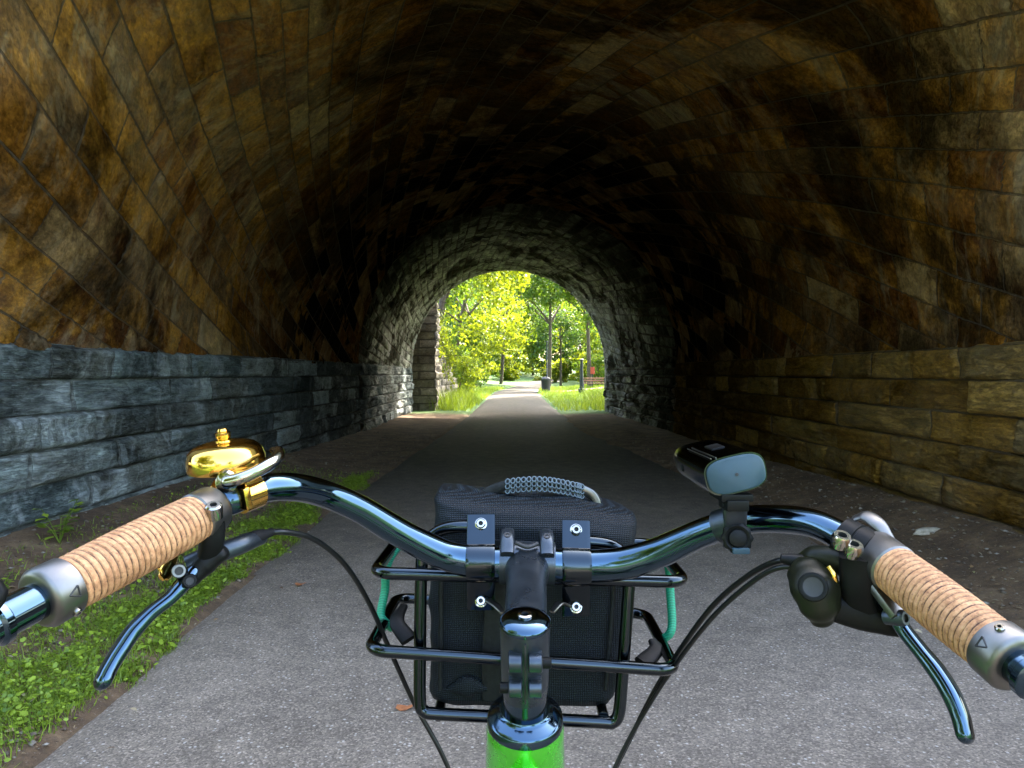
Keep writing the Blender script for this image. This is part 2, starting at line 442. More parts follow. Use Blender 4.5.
w = side_wall(1, YR, Y1, R, m_ring, 0.6, 83, 0.045, 0.075, xw2=2.95); w['label'] = 'dark blocky side wall near the far opening'

def portal(y, rad, xc, facing, top, w2):
    """spandrel wall with an arch opening, thickness 0.5 m away from the tunnel side"""
    mb = MB(); n = 48
    th = 0.45
    inner = [(xc + rad, 0.0)] + [(xc + rad * math.cos(a), SPR + rad * math.sin(a)) for a in np.linspace(0, math.pi, n)] + [(xc - rad, 0.0)]
    outer = []
    for (x, z) in inner:
        if z <= SPR + 1e-6 and x > xc: outer.append((w2, z))
        elif z <= SPR + 1e-6: outer.append((-w2, z))
        else:
            dx, dz = x - xc, z - SPR; k = min(w2 / max(abs(dx), 1e-3), (top - SPR) / max(dz, 1e-3))
            outer.append((max(-w2, min(w2, dx * k)), SPR + dz * k))
    ya, yb = (y, y - th) if facing < 0 else (y, y + th)
    vs = []; uv = []
    for yy in (yb, ya):
        for (x, z) in inner: vs.append((x, yy, z))
        for (x, z) in outer: vs.append((x, yy, z))
    m = len(inner); fs = []; uvs = []
    def face(idx): fs.append(idx); uvs.append([((vs[k][0] + vs[k][1]), vs[k][2]) for k in idx])
    for i in range(m - 1):
        face([i, i + 1, m + i + 1, m + i]); face([2 * m + i, 3 * m + i, 3 * m + i + 1, 2 * m + i + 1])
        face([i, 2 * m + i, 2 * m + i + 1, i + 1]); face([m + i, m + i + 1, 3 * m + i + 1, 3 * m + i])
    mb.add(vs, fs, uvs)
    mb.box((0, (ya + yb) / 2, top + 0.12), (2 * w2 + 0.2, th + 0.16, 0.24), bev=0.1)
    return mb.build('portal_wall', m_portal, tunnel, smooth=False)
portal(Y0, R + 0.005, 0, -1, 7.0, 8.0)
portal(Y1, R - 0.16, -0.29, 1, 6.6, 8.0)

# =================================================================== GROUND
def road_edges(y):
    l = np.interp(y, [-40, 2, 7, 17, 24, 60, 75, 120], [-1.62, -1.62, -1.80, -1.55, -1.5, -1.55, -1.6, -1.8])
    r = np.interp(y, [-40, 2, 8, 17, 24, 60, 75, 120], [2.3, 2.45, 2.35, 1.45, 1.42, 1.30, 1.3, 1.4])
    return l, r
def road_cx(y):  # the path bends gently far beyond the tunnel
    return np.interp(y, [-40, 50, 62, 75, 90, 120], [0, 0, 0.7, 2.6, 6.5, 17])
def terrain(x, y):
    z = 0.02 * fbm(x * 1.2, y * 1.2, 4, 5) + 0.012 * fbm(x * 7, y * 7, 3, 6)
    l, r = road_edges(y); cx = road_cx(y)
    dl = l + cx - x; dr = x - (r + cx)
    off = np.maximum(dl, dr)
    z = z + np.clip(off, 0, 1) * 0.03
    bank = np.interp(y, [-2, 3, 7, 11, 15], [0.1, 0.24, 0.2, 0.05, 0]) * np.clip((x - 2.5) / 0.9, 0, 1) ** 1.3 * (x > 0)
    z = z + bank
    bl = np.interp(y, [-2, 3, 8, 12, 17], [0.05, 0.2, 0.16, 0.06, 0.0]) * np.clip((-x - 2.35) / 0.9, 0, 1.1) ** 1.2 * (x < 0)
    z = z + bl
    out = np.clip((y - 26) / 10, 0, 1) + np.clip((-y - 2) / 10, 0, 1)
    z = z + out * np.clip(off - 2, 0, 30) * 0.10
    z = z + np.clip(y - 62, 0, 200) * 0.028           # path climbs in the distance
    z = np.where(off < 0.0, np.clip(y - 62, 0, 200) * 0.028 - 0.03, z)
    return z
xs = np.concatenate([[-400, -150, -60], np.arange(-30, -9, 1.5), np.arange(-9, -4, 0.5), np.arange(-4, 4, 0.06), np.arange(4, 9, 0.5), np.arange(9, 30, 1.5), [30, 60, 150, 400]])
ysg = np.concatenate([[-400, -150, -60], np.arange(-30, 0.5, 1.0), np.arange(0.5, 12, 0.06), np.arange(12, 34, 0.2), np.arange(34, 100, 0.8), [100, 150, 250, 400]])
Xg, Yg = np.meshgrid(xs, ysg, indexing='ij')
Zg = terrain(Xg, Yg)
me = grid_mesh('ground', Xg, Yg, Zg, Xg, Yg, flip=True)
m_ground, nt, b = newmat('earth_and_turf')
geo = N(nt, 'ShaderNodeNewGeometry'); pos = geo.outputs['Position']
sep = nt.nodes.new('ShaderNodeSeparateXYZ'); nt.links.new(pos, sep.inputs[0])
n1 = noise(nt, pos, 3.0, 8, 0.65); n2 = noise(nt, pos, 22, 6, 0.7); n3 = noise(nt, pos, 90, 3, 0.7)
soil = ramp(nt, n1, [(0.3, (0.05, 0.028, 0.012)), (0.5, (0.115, 0.066, 0.030)), (0.7, (0.20, 0.125, 0.062))])
soil = mix(nt, 0.7, soil, ramp(nt, n2, [(0.3, 0.45), (0.7, 1.5)]), 'MULTIPLY')
soil = mix(nt, ramp(nt, n3, [(0.62, 0.0), (0.70, 0.6)]), soil, (0.28, 0.24, 0.19))
turf = ramp(nt, n2, [(0.3, (0.03, 0.07, 0.012)), (0.7, (0.09, 0.18, 0.03))])
outm = math_(nt, 'ADD', math_(nt, 'MULTIPLY', math_(nt, 'SUBTRACT', sep.outputs[1], 22.6), 0.8, True), math_(nt, 'MULTIPLY', math_(nt, 'SUBTRACT', 1.2, sep.outputs[1]), 0.6, True), True)  # turf tone runs inside the exit as shade over the bright soil
nt.links.new(mix(nt, outm, soil, turf), b.inputs['Base Color']); b.inputs['Roughness'].default_value = 0.95
bump(nt, math_(nt, 'ADD', n2, math_(nt, 'MULTIPLY', n3, 0.5)), b, 0.8, 0.02)
tag(link('ground', me, m_ground), kind='structure')

# paved path: a sheet 4 mm up with ragged edges
ysr = np.concatenate([np.arange(-40, 0.5, 1), np.arange(0.5, 12, 0.05), np.arange(12, 60, 0.25), np.arange(60, 120, 1)])
l, r = road_edges(ysr); cx = road_cx(ysr)
l = l + cx + 0.10 * fbm(ysr * 1.3, ysr * 0, 4, 8) + 0.02*fbm(ysr*12, ysr*0, 3, 81); r = r + cx + 0.25 * fbm(ysr * 1.1, ysr * 0 + 5, 4, 9)
t = np.linspace(0, 1, 24)[None, :]
Xp = l[:, None] * (1 - t) + r[:, None] * t; Yp = np.repeat(ysr[:, None], 24, 1)
crown = 0.012 + 0.02 * (1 - (2 * t - 1) ** 2) + np.clip(Yp - 62, 0, 200) * 0.028
crown[:, 0] -= 0.035; crown[:, -1] -= 0.035
me = grid_mesh('paved_path', Xp, Yp, crown, Xp, Yp, flip=False)
m_road, nt, b = newmat('worn_asphalt')
pos = N(nt, 'ShaderNodeNewGeometry').outputs['Position']
big = noise(nt, pos, 0.8, 6, 0.6); mid = noise(nt, pos, 7, 5, 0.65)
vo = nt.nodes.new('ShaderNodeTexVoronoi'); vo.inputs['Scale'].default_value = 150; vo.inputs['Randomness'].default_value = 1; nt.links.new(pos, vo.inputs['Vector'])
sc_ = nt.nodes.new('ShaderNodeSeparateColor'); nt.links.new(vo.outputs['Color'], sc_.inputs[0])
vo2 = nt.nodes.new('ShaderNodeTexVoronoi'); vo2.inputs['Scale'].default_value = 60; nt.links.new(pos, vo2.inputs['Vector'])
sc2 = nt.nodes.new('ShaderNodeSeparateColor'); nt.links.new(vo2.outputs['Color'], sc2.inputs[0])
c = ramp(nt, big, [(0.3, (0.135, 0.105, 0.077)), (0.7, (0.205, 0.161, 0.119))])
c = mix(nt, 0.6, c, ramp(nt, mid, [(0.3, 0.7), (0.7, 1.3)]), 'MULTIPLY')
c = mix(nt, 1.0, c, ramp(nt, sc_.outputs[0], [(0.0, 0.62), (0.5, 1.0), (0.85, 1.2), (0.95, 1.8)]), 'MULTIPLY')
spk = math_(nt, 'MULTIPLY', ramp(nt, sc2.outputs[0], [(0.88, 0.0), (0.90, 1.0)], 'LINEAR'), ramp(nt, vo2.outputs['Distance'], [(0.25, 1.0), (0.38, 0.0)]))
c = mix(nt, math_(nt, 'MULTIPLY', spk, 0.6), c, (0.50, 0.44, 0.37))
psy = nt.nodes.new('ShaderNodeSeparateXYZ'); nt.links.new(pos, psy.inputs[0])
dirt = math_(nt, 'MULTIPLY', ramp(nt, math_(nt, 'DIVIDE', psy.outputs[1], 26.0, True), [(0.15, 0.0), (0.40, 1.0), (1.0, 1.0)]), ramp(nt, mid, [(0.3, 0.9), (0.75, 0.6)]))  # dirt together with fading daylight, painted in by distance
c = mix(nt, dirt, c, (0.026, 0.026, 0.020))     # shade painted as a dark tone through the tunnel and beyond
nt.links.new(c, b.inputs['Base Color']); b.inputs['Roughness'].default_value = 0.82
b.inputs['Specular IOR Level'].default_value = 0.25
bump(nt, math_(nt, 'ADD', math_(nt, 'MULTIPLY', vo.outputs['Distance'], -1.0), math_(nt, 'MULTIPLY', mid, 0.3)), b, 0.5, 0.004)
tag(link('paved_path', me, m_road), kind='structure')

# hill over the tunnel: closed banks either side and a turf lid
hx = np.concatenate([np.linspace(-70, -8.5, 20), np.linspace(-8, 8, 9), np.linspace(8.5, 70, 20)]); hy = np.linspace(Y0 - 0.2, Y1 + 0.2, 24)
HX, HY = np.meshgrid(hx, hy, indexing='ij')
HZ = 6.7 + 0.5 * fbm(HX * 0.2, HY * 0.2, 3, 2) * (np.abs(HX) > 8)
m_turf = simple('turf', (0.06, 0.11, 0.025), 0.95, nscale=6, var=0.5, bmp=0.5)
HXf = np.concatenate([HX[:, :1], HX, HX[:, -1:]], 1); HYf = np.concatenate([HY[:, :1] - np.where(np.abs(HX[:, :1]) > 8.2, 3.0, 0.0), HY, HY[:, -1:] + np.where(np.abs(HX[:, :1]) > 8.2, 4.0, 0.0)], 1)
HZf = np.concatenate([np.where(np.abs(HX[:, :1]) > 8.2, -0.4, 6.0), HZ, np.where(np.abs(HX[:, -1:]) > 8.2, -0.4, 6.0)], 1)
tag(link('hill', grid_mesh('hill', HXf, HYf, HZf, HXf, HYf, flip=True), m_turf), kind='structure')

# =================================================================== PLANTS
def leafmat(name, dark, light, trans, tw=0.45, rough=0.55):
    m = bpy.data.materials.new(name); m.use_nodes = True; nt = m.node_tree; b = nt.nodes['Principled BSDF']; out = nt.nodes['Material Output']
    geo = N(nt, 'ShaderNodeNewGeometry')
    ri = geo.outputs['Random Per Island']
    n = noise(nt, geo.outputs['Position'], 1.2, 3)
    f = math_(nt, 'ADD', math_(nt, 'MULTIPLY', ri, 0.6), math_(nt, 'MULTIPLY', n, 0.5))
    c = ramp(nt, f, [(0.2, dark), (0.85, light)])
    nt.links.new(c, b.inputs['Base Color']); b.inputs['Roughness'].default_value = rough
    tr = nt.nodes.new('ShaderNodeBsdfTranslucent')
    nt.links.new(mix(nt, f, tuple(x * 0.6 for x in trans), trans), tr.inputs['Color'])
    ms = nt.nodes.new('ShaderNodeMixShader'); ms.inputs[0].default_value = tw
    nt.links.new(b.outputs[0], ms.inputs[1]); nt.links.new(tr.outputs[0], ms.inputs[2]); nt.links.new(ms.outputs[0], out.inputs['Surface'])
    return m
LM = [leafmat('leaf_mid_green', (0.03, 0.075, 0.008), (0.08, 0.15, 0.015), (0.22, 0.33, 0.015)),
      leafmat('leaf_yellow_green', (0.05, 0.10, 0.008), (0.13, 0.19, 0.015), (0.34, 0.40, 0.012), 0.52),
      leafmat('leaf_deep_green', (0.02, 0.055, 0.01), (0.055, 0.115, 0.02), (0.16, 0.30, 0.03), 0.35)]
m_bark = simple('bark', (0.09, 0.065, 0.045), 0.9, nscale=14, var=0.5, bmp=0.8)

def leaves(name, centres, spread, per, size, mat, parent, seed, flat=0.0, aspect=0.6, droop=0.0):
    """clumps of leaf-sized folded faces"""
    if size >= 0.09: per = int(per * 1.7); size = size * 0.74
    g = np.random.default_rng(seed)
    centres = np.asarray(centres); n = len(centres) * per
    c = np.repeat(centres, per, 0) + g.normal(0, 1, (n, 3)) * spread * np.array([1, 1, 0.7])
    d = g.normal(0, 1, (n, 3)); d[:, 2] = d[:, 2] * (1 - flat) - droop; d /= np.linalg.norm(d, axis=1)[:, None]
    e = g.normal(0, 1, (n, 3)); e -= d * (e * d).sum(1)[:, None]; e /= np.linalg.norm(e, axis=1)[:, None]
    s = size * g.uniform(0.6, 1.3, (n, 1))
    nn = np.cross(d, e)
    a = c - d * s; bq = c + e * s * aspect + nn * s * 0.18; cc = c + d * s; dd = c - e * s * aspect + nn * s * 0.18
    co = np.stack([a, bq, cc, dd], 1).reshape(-1, 3)
    o0 = root_loc(parent) if parent is not None else Vector((0, 0, 0))
    co = co - np.array(o0)[None, :]
    f = np.arange(n * 4).reshape(-1, 4)
    me = poly_mesh(name, co, f, 4)
    return link(name, me, mat, parent, smooth=False)

def clump_centres(g, cx, cy, cz, rx, ry, rz, n):
    out = []
    lobes = [(g.normal(0, 0.45, 3), g.uniform(0.45, 0.75)) for _ in range(9)]
    while len(out) < n:
        lb, lr = lobes[g.integers(len(lobes))]
        p = g.normal(0, 1, 3); p /= np.linalg.norm(p); p = lb + p * lr * g.uniform(0.55, 1.0)
        if np.linalg.norm(p) < 1.25: out.append((cx + p[0] * rx, cy + p[1] * ry, cz + p[2] * rz))
    return np.array(out)

def tz(x, y): return float(terrain(np.array([x], float), np.array([y], float))[0])

def tree(x, y, h, cr, base_h, kind, label, n=150, per=26, size=0.16, group='trees beyond the far opening', name='leafy_tree', tr=0.16, lean=0.0, seed=None):
    g = np.random.default_rng(int(abs(x * 131 + y * 17 + h * 7)) + (seed or 0))
    z0 = tz(x, y)
    root = empty(name, (x, y, z0), label, 'tree', group)
    mb = MB(); top = Vector((x + lean, y, z0 + h * 0.8))
    mid = Vector((x + lean * 0.3 + g.uniform(-.2, .2), y + g.uniform(-.2, .2), z0 + h * 0.4))
    mb.sweep([(x, y, z0 - 0.2), (x, y, z0 + 0.3), mid, top], [tr * 1.5, tr * 1.1, tr * 0.75, tr * 0.15], seg=9, res=5)
    for k in range(7):
        a = g.uniform(0, 2 * math.pi); hh = g.uniform(0.3, 0.7); s0 = Vector((x, y, z0)).lerp(top, hh) if hh > .5 else mid
        e = s0 + Vector((math.cos(a) * cr * 0.8, math.sin(a) * cr * 0.8, g.uniform(0.1, 0.3) * h))
        mb.sweep([s0, s0.lerp(e, 0.5) + Vector((0, 0, 0.15)), e], [tr * 0.4, tr * 0.25, tr * 0.06], seg=6, res=4)
    mb.build('trunk', m_bark, root)
    cz = z0 + (h + base_h) / 2
    cc = clump_centres(g, x + lean * 0.8, y, cz, cr, cr, (h - base_h) / 2, n)
    leaves('crown', cc, 0.30, per, size, LM[kind], root, int(g.integers(1e6)))
    return root

T = tree
T(-5.6, 37, 9.5, 3.4, 2.0, 0, 'green broadleaf tree overhanging the stone retaining wall beyond the tunnel', n=230)
T(-3.9, 46, 11, 3.6, 3.2, 1, 'yellow green tree leaning over the left side of the path past the wall', n=240, lean=1.6)
T(-6.5, 57, 14, 4.5, 1.5, 2, 'dark green tree behind the yellow green leaning tree', n=260, size=0.2)
T(-1.5, 70, 15, 4.2, 5.0, 0, 'tall tree arching over the path in the distance', n=260, size=0.2, lean=1.5)
T(-7, 76, 13, 5, 0.5, 1, 'bright yellow tree at the left of the far bend', n=260, size=0.22)
T(2.0, 92, 12, 5.0, 0.6, 1, 'sunlit yellow tree straight ahead where the path bends', n=280, size=0.24)
T(9.5, 60, 9.5, 2.8, 2.6, 0, 'slender green tree right of the litter bin', n=130, size=0.17)
T(7.2, 47, 5.6, 1.7, 2.2, 2, 'small dark green tree behind the bench', n=90, size=0.13, tr=0.09)
T(11.5, 78, 9, 4.0, 0.8, 0, 'broad green tree far behind the bench', n=200, size=0.22)
T(3.9, 66, 8.6, 2.0, 2.8, 2, 'thin trunked tree close to the right edge of the far path', n=90, size=0.15, tr=0.11)
T(6.2, 72, 7.5, 2.2, 1.8, 1, 'pale yellow sapling beyond the thin trunked tree', n=90, size=0.16, tr=0.09)
T(-12, 100, 17, 7, 0.2, 2, 'large dark tree closing the view at far left', n=300, size=0.3)
T(16, 104, 11, 6, 0.2, 1, 'large pale tree closing the view at far right', n=240, size=0.3)

T(6.6, 38, 12.5, 3.6, 4.6, 0, 'tall tree right of the lawn whose crown hangs over the top of the opening', n=300, per=30, size=0.15)
T(8.8, 46, 13.5, 4.2, 4.0, 1, 'yellow green tree behind the tall tree right of the lawn', n=280, per=28, size=0.17)
T(5.4, 55, 13, 3.2, 5.6, 0, 'tree with a high crown over the lamp post', n=240, per=26, size=0.17)
T(5.4, 32.0, 12, 3.0, 6.0, 0, 'added unseen tree shading the path right of the far opening', n=260, per=28, size=0.15)  # hidden above the arch, added to keep sun off the path outside
T(2.6, 60, 13, 3.4, 7.5, 0, 'tree with the highest crown over the far path', n=220, per=26, size=0.18)
T(-4.6, 33, 11, 3.0, 4.6, 0, 'green tree directly above the stone retaining wall', n=240, per=28, size=0.14)
T(12.5, 68, 13, 4.5, 0.4, 2, 'dark bushy tree filling the gap right of the lawn', n=300, size=0.22)
T(5.5, 88, 12, 4.8, 0.3, 0, 'bushy green tree behind the path bend', n=320, size=0.24)
T(-3.5, 96, 16, 5.5, 0.3, 1, 'tall yellow tree behind the path bend', n=320, size=0.26)
T(11.5, 92, 13, 5.0, 0.3, 1, 'yellow leafy tree right of the path bend', n=320, size=0.25)
T(0.5, 125, 22, 9, 0.0, 0, 'huge green tree at the very back of the view', n=420, size=0.36)
T(-6.0, 64, 12, 3.8, 0.4, 0, 'bushy green tree left of the far path', n=300, size=0.19)

def shrub(x, y, rx, rz, kind, label, n=60, per=26, size=0.09, cat='shrub', group='shrubs along the far path', ry=None, name='shrub'):
    g = np.random.default_rng(int(abs(x * 77 + y * 31)))
    z0 = tz(x, y); root = empty(name, (x, y, z0), label, cat, group)
    mb = MB()
    for k in range(6):
        a = g.uniform(0, 6.28); mb.sweep([(x, y, z0 - .05), (x + math.cos(a) * rx * .3, y + math.sin(a) * rx * .3, z0 + rz * .8), (x + math.cos(a) * rx * .7, y + math.sin(a) * rx * .7, z0 + rz * 1.5)], [.03, .02, .006], seg=5, res=3)
    mb.build('stem', m_bark, root)
    cc = clump_centres(g, x, y, z0 + rz * 0.95, rx, ry or rx, rz, n); cc[:, 2] = np.maximum(cc[:, 2], z0 + 0.08)
    leaves('foliage', cc, 0.13, per, size, LM[kind], root, int(g.integers(1e6)))
shrub(-3.2, 39.5, 1.1, 1.3, 1, 'bright leafy shrub at the far end of the retaining wall', 80)
shrub(-3.6, 50, 1.5, 1.4, 0, 'mid green shrub left of the path past the wall', 90, size=0.11)
shrub(-3.3, 60, 1.6, 1.7, 1, 'glowing yellow shrub at the left edge of the far path', 110, size=0.13)
shrub(-1.2, 78, 2.2, 1.8, 1, 'yellow bush in the sun before the bend', 110, size=0.16)
shrub(3.2, 80, 2.0, 1.1, 1, 'low yellow bush right of the bend', 80, size=0.15)
shrub(6.5, 56, 1.8, 1.2, 0, 'green bush behind the litter bin', 90, size=0.12)
shrub(9.0, 50, 1.9, 1.5, 0, 'green bush at the far right of the lawn', 90, size=0.12)

for (x_, y_, rx_, rz_, k_, l_) in ((-5.2, 44, 1.8, 2.0, 0, 'green bush left of the path behind the overhanging tree'), (-6.5, 52, 2.4, 2.6, 1, 'big yellow green bush well left of the path'),
        (-3.8, 68, 2.0, 2.2, 0, 'green bush beside the path before the bend at left'), (6.0, 64, 2.2, 1.8, 1, 'yellow green bush between the trunks right of the path'),
        (10.5, 58, 2.6, 2.2, 2, 'dark bush at the back of the lawn at right'), (8.0, 70, 2.6, 2.0, 0, 'wide green bush deep among the trunks'), (4.6, 74, 1.8, 1.5, 1, 'sunlit bush near the right side of the bend'),
        (-2.5, 86, 2.6, 2.2, 0, 'round green bush beyond the bend at left'), (1.5, 98, 3.2, 2.4, 1, 'wide yellow bush closing the end of the path')):
    shrub(x_, y_, rx_, rz_, k_, l_, 130, size=0.13 if y_ < 62 else 0.17)

T(5.3, 29.6, 13, 3.1, 6.2, 0, 'added unseen tree blocking the sun at the right end of the far portal', n=300, per=28, size=0.15)  # out of view, added to keep sun off the floor inside the exit

T(-4.4, 35.5, 14, 3.6, 7.2, 0, 'added tree whose unseen high crown shades the path from the left', n=260, lean=3.6, size=0.16)  # this and the next two: crowns added above the view for shade
T(5.9, 41, 15, 3.8, 8.0, 1, 'added tree whose unseen high crown shades the path from the right', n=260, lean=-4.8, size=0.17)
T(-3.7, 29.5, 13, 3.2, 6.6, 0, 'added tree behind the wall pier whose unseen crown shades the path just outside', n=240, lean=3.2, size=0.15)
for (x_, y_, rx_, rz_, k_, l_) in ((8.2, 84, 3.0, 2.8, 0, 'big green bush far behind the short post'), (12.5, 98, 4.0, 3.8, 1, 'largest yellow green bush far behind the bench'), (-5.0, 74, 2.6, 2.6, 0, 'tall green bush at the left edge of the bend'),
        (-7.0, 84, 3.2, 3.0, 1, 'pale bush deep behind the bend at left'), (6.8, 78, 2.2, 2.4, 0, 'rounded bush between the far trunks')):
    shrub(x_, y_, rx_, rz_, k_, l_, 170, size=0.18)

# trees behind the cyclist: they are what the chrome reflects
for (x, y, h, cr, k, lb) in ((-5.6, -3.8, 8.5, 2.6, 1, 'yellow green tree leaning near the tunnel mouth left of the cyclist'), (-7.5, -10, 9, 3.4, 1, 'yellow green tree left behind the cyclist nearest the tunnel'), (-10.5, -5, 10, 4.0, 1, 'yellow green tree on the bank left of the approach'),
                             (-7.5, -17, 11, 4.5, 0, 'tall green tree left of the approach path further back'), (-1.5, -30, 10, 4.5, 1, 'yellow green tree closing the approach path'),
                             (12, -20, 8, 4.0, 0, 'green tree right of the approach path further back')):
    T(x, y, h, cr, 1.0, k, lb, n=150, per=22, size=0.24, group='trees behind the cyclist')

# grass: short blades and little round leaves
m_grass = leafmat('grass_blade', (0.07, 0.13, 0.010), (0.25, 0.33, 0.022), (0.36, 0.48, 0.03), 0.35)
m_clover = leafmat('clover_leaf', (0.05, 0.105, 0.008), (0.27, 0.36, 0.022), (0.36, 0.50, 0.03), 0.3)
def blades(name, n, fx, fy, hgt, wid, mat, seed, keep, lean=0.5):
    g = np.random.default_rng(seed)
    x = g.uniform(fx[0], fx[1], n); y = fy[0] + (fy[1] - fy[0]) * g.uniform(0, 1, n) ** 1.0
    k = keep(x, y, g); x, y = x[k], y[k]; n = len(x)
    z = terrain(x, y) - 0.01
    a = g.uniform(0, 6.283, n); h = hgt * g.uniform(0.4, 1.25, n); w = wid * g.uniform(0.6, 1.3, n); ln = g.uniform(0.1, lean, n) * h; b_ = g.uniform(0, 6.283, n)
    dx, dy = np.cos(a) * w, np.sin(a) * w; lx, ly = np.cos(b_) * ln, np.sin(b_) * ln
    p = lambda X, Y, Z: np.stack([X, Y, Z], -1)
    co = np.stack([p(x - dx, y - dy, z), p(x + dx, y + dy, z), p(x + dx * .7 + lx * .45, y + dy * .7 + ly * .45, z + h * .6), p(x - dx * .7 + lx * .45, y - dy * .7 + ly * .45, z + h * .6),
                   p(x + lx * 1.2, y + ly * 1.2, z + h)], 1).reshape(-1, 3)
    i = (np.arange(n) * 5)[:, None]
    fs = np.concatenate([i + np.array([[0, 1, 2]]), i + np.array([[0, 2, 3]]), i + np.array([[3, 2, 4]])], 1).reshape(-1, 3)
    return link(name, poly_mesh(name, co, fs, 3), mat, smooth=False)
def strip(x, y, g):
    l, _ = road_edges(y)
    d = (l - 0.01 + 0.22 * fbm(y * 2.6, y * 0, 4, 3)) - x + g.normal(0, 0.02, len(x))
    wmax = np.interp(y, [1.5, 3, 5, 8, 10], [1.15, 0.95, 0.70, 0.4, 0.1])
    dens = np.clip(1 - d / wmax, 0, 1) * (d > 0)
    return g.uniform(0, 1, len(x)) < dens * np.clip(0.55 + 4.5 * fbm(x * 4.5, y * 4.5, 4, 12), 0.04, 1) * 1.05 + 0.02 * (d > 0) * (x > -3.2)
tag(blades('grass', 260000, (-3.3, -1.5), (1.5, 9.5), 0.055, 0.0022, m_grass, 3, strip, 0.9), 'bright green grass and low weeds along the left edge of the path', 'grass', kind='stuff')
def clover(seed, n):
    g = np.random.default_rng(seed)
    x = g.uniform(-3.3, -1.5, n); y = g.uniform(1.5, 9.5, n); k = strip(x, y, g); x, y = x[k], y[k]; n = len(x)
    z = terrain(x, y) + g.uniform(0.008, 0.055, n)
    c = np.stack([x, y, z], -1); s = 0.0035 + 0.0125 * g.uniform(0, 1, (n, 1)) ** 1.8
    nrm = np.stack([g.normal(0, .45, n), g.normal(0, .45, n), np.ones(n)], -1); nrm /= np.linalg.norm(nrm, axis=1)[:, None]
    d = g.normal(0, 1, (n, 3)); d -= nrm * (d * nrm).sum(1)[:, None]; d /= np.linalg.norm(d, axis=1)[:, None]; e = np.cross(nrm, d)
    ring = [c + s * (d * math.cos(q) * (1.15 if k == 0 else 1) + e * math.sin(q) * .8) + nrm * s * .12 * (k % 2) for k, q in enumerate(np.linspace(0, 2 * math.pi, 7)[:-1])]
    co = np.stack(ring, 1).reshape(-1, 3)
    return link('ground_cover', poly_mesh('ground_cover', co, np.arange(n * 6).reshape(-1, 6), 6), m_clover, smooth=False)
tag(clover(5, 120000), 'small round leaved clover mixed into the path side grass', 'ground cover', kind='stuff')
def far_keep(x, y, g):
    l, r = road_edges(y); cx = road_cx(y)
    return ((x < l + cx - 0.05) | (x > r + cx + 0.05)) & ~((x > 2.0) & (x < 6.5) & (y > 48.5) & (y < 51.5)) & (x > -2.9 * (y < 34.5) - 12 * (y >= 34.5))
tag(blades('meadow_grass', 42000, (-9, 12), (24.9, 62), 0.26, 0.012, m_grass, 9, far_keep, 0.8), 'sunlit green lawn grass outside the far opening', 'grass', kind='stuff')
def tall_keep(x, y, g):
    return (((x < -1.75) & (x > -2.95) & (y < 34)) | ((x > 2.6 + (y - 25) * 0.05) & (y < 33))) & (g.uniform(0, 1, len(x)) < 0.8)
tag(blades('tall_grass', 9000, (-3.0, 5), (24.9, 34), 0.62, 0.012, m_grass, 10, tall_keep, 0.7), 'tall lush grass against the walls just outside the far opening', 'grass', kind='stuff')

# gravel and litter
m_grav, nt, b = newmat('loose_stone')
ri = N(nt, 'ShaderNodeNewGeometry').outputs['Random Per Island']
nt.links.new(ramp(nt, ri, [(0, (0.06, 0.042, 0.028)), (0.5, (0.14, 0.105, 0.07)), (0.9, (0.20, 0.165, 0.125)), (1, (0.25, 0.215, 0.17))]), b.inputs['Base Color']); b.inputs['Roughness'].default_value = 0.9
def gravel(n, seed):
    g = np.random.default_rng(seed)
    side = g.uniform(0, 1, n) < 0.5
    y = 1.8 + 14 * g.uniform(0, 1, n) ** 1.6
    l, r = road_edges(y)
    x = np.where(side, l - g.uniform(-0.05, 1.65, n), r + g.uniform(-0.1, 1.1, n))
    x = np.clip(x, -3.32, 3.32); z = terrain(x, y)
    s = 0.004 + 0.022 * g.uniform(0, 1, n) ** 4
    base = np.array([[1, 0, 0], [-1, 0, 0], [0, 1, 0], [0, -1, 0], [0, 0, 0.6], [0, 0, -0.5]])
    fs = np.array([[0, 2, 4], [2, 1, 4], [1, 3, 4], [3, 0, 4], [2, 0, 5], [1, 2, 5], [3, 1, 5], [0, 3, 5]])
    a = g.uniform(0, 6.28, n); ca, sa = np.cos(a), np.sin(a)
    v = base[None] * g.uniform(0.6, 1.4, (n, 6, 1)) * s[:, None, None] * np.stack([np.ones(n), g.uniform(.5, 1, n), g.uniform(.5, .9, n)], -1)[:, None, :]
    vx = v[..., 0] * ca[:, None] - v[..., 1] * sa[:, None] + x[:, None]; vy = v[..., 0] * sa[:, None] + v[..., 1] * ca[:, None] + y[:, None]; vz = v[..., 2] + z[:, None] + s[:, None] * .2
    co = np.stack([vx, vy, vz], -1).reshape(-1, 3)
    f = (fs[None] + (np.arange(n) * 6)[:, None, None]).reshape(-1, 3)
    return link('gravel', poly_mesh('gravel', co, f, 3), m_grav, smooth=False)
tag(gravel(9000, 4), 'loose gravel and crumbled stone beside the path inside the tunnel', 'gravel', kind='stuff')

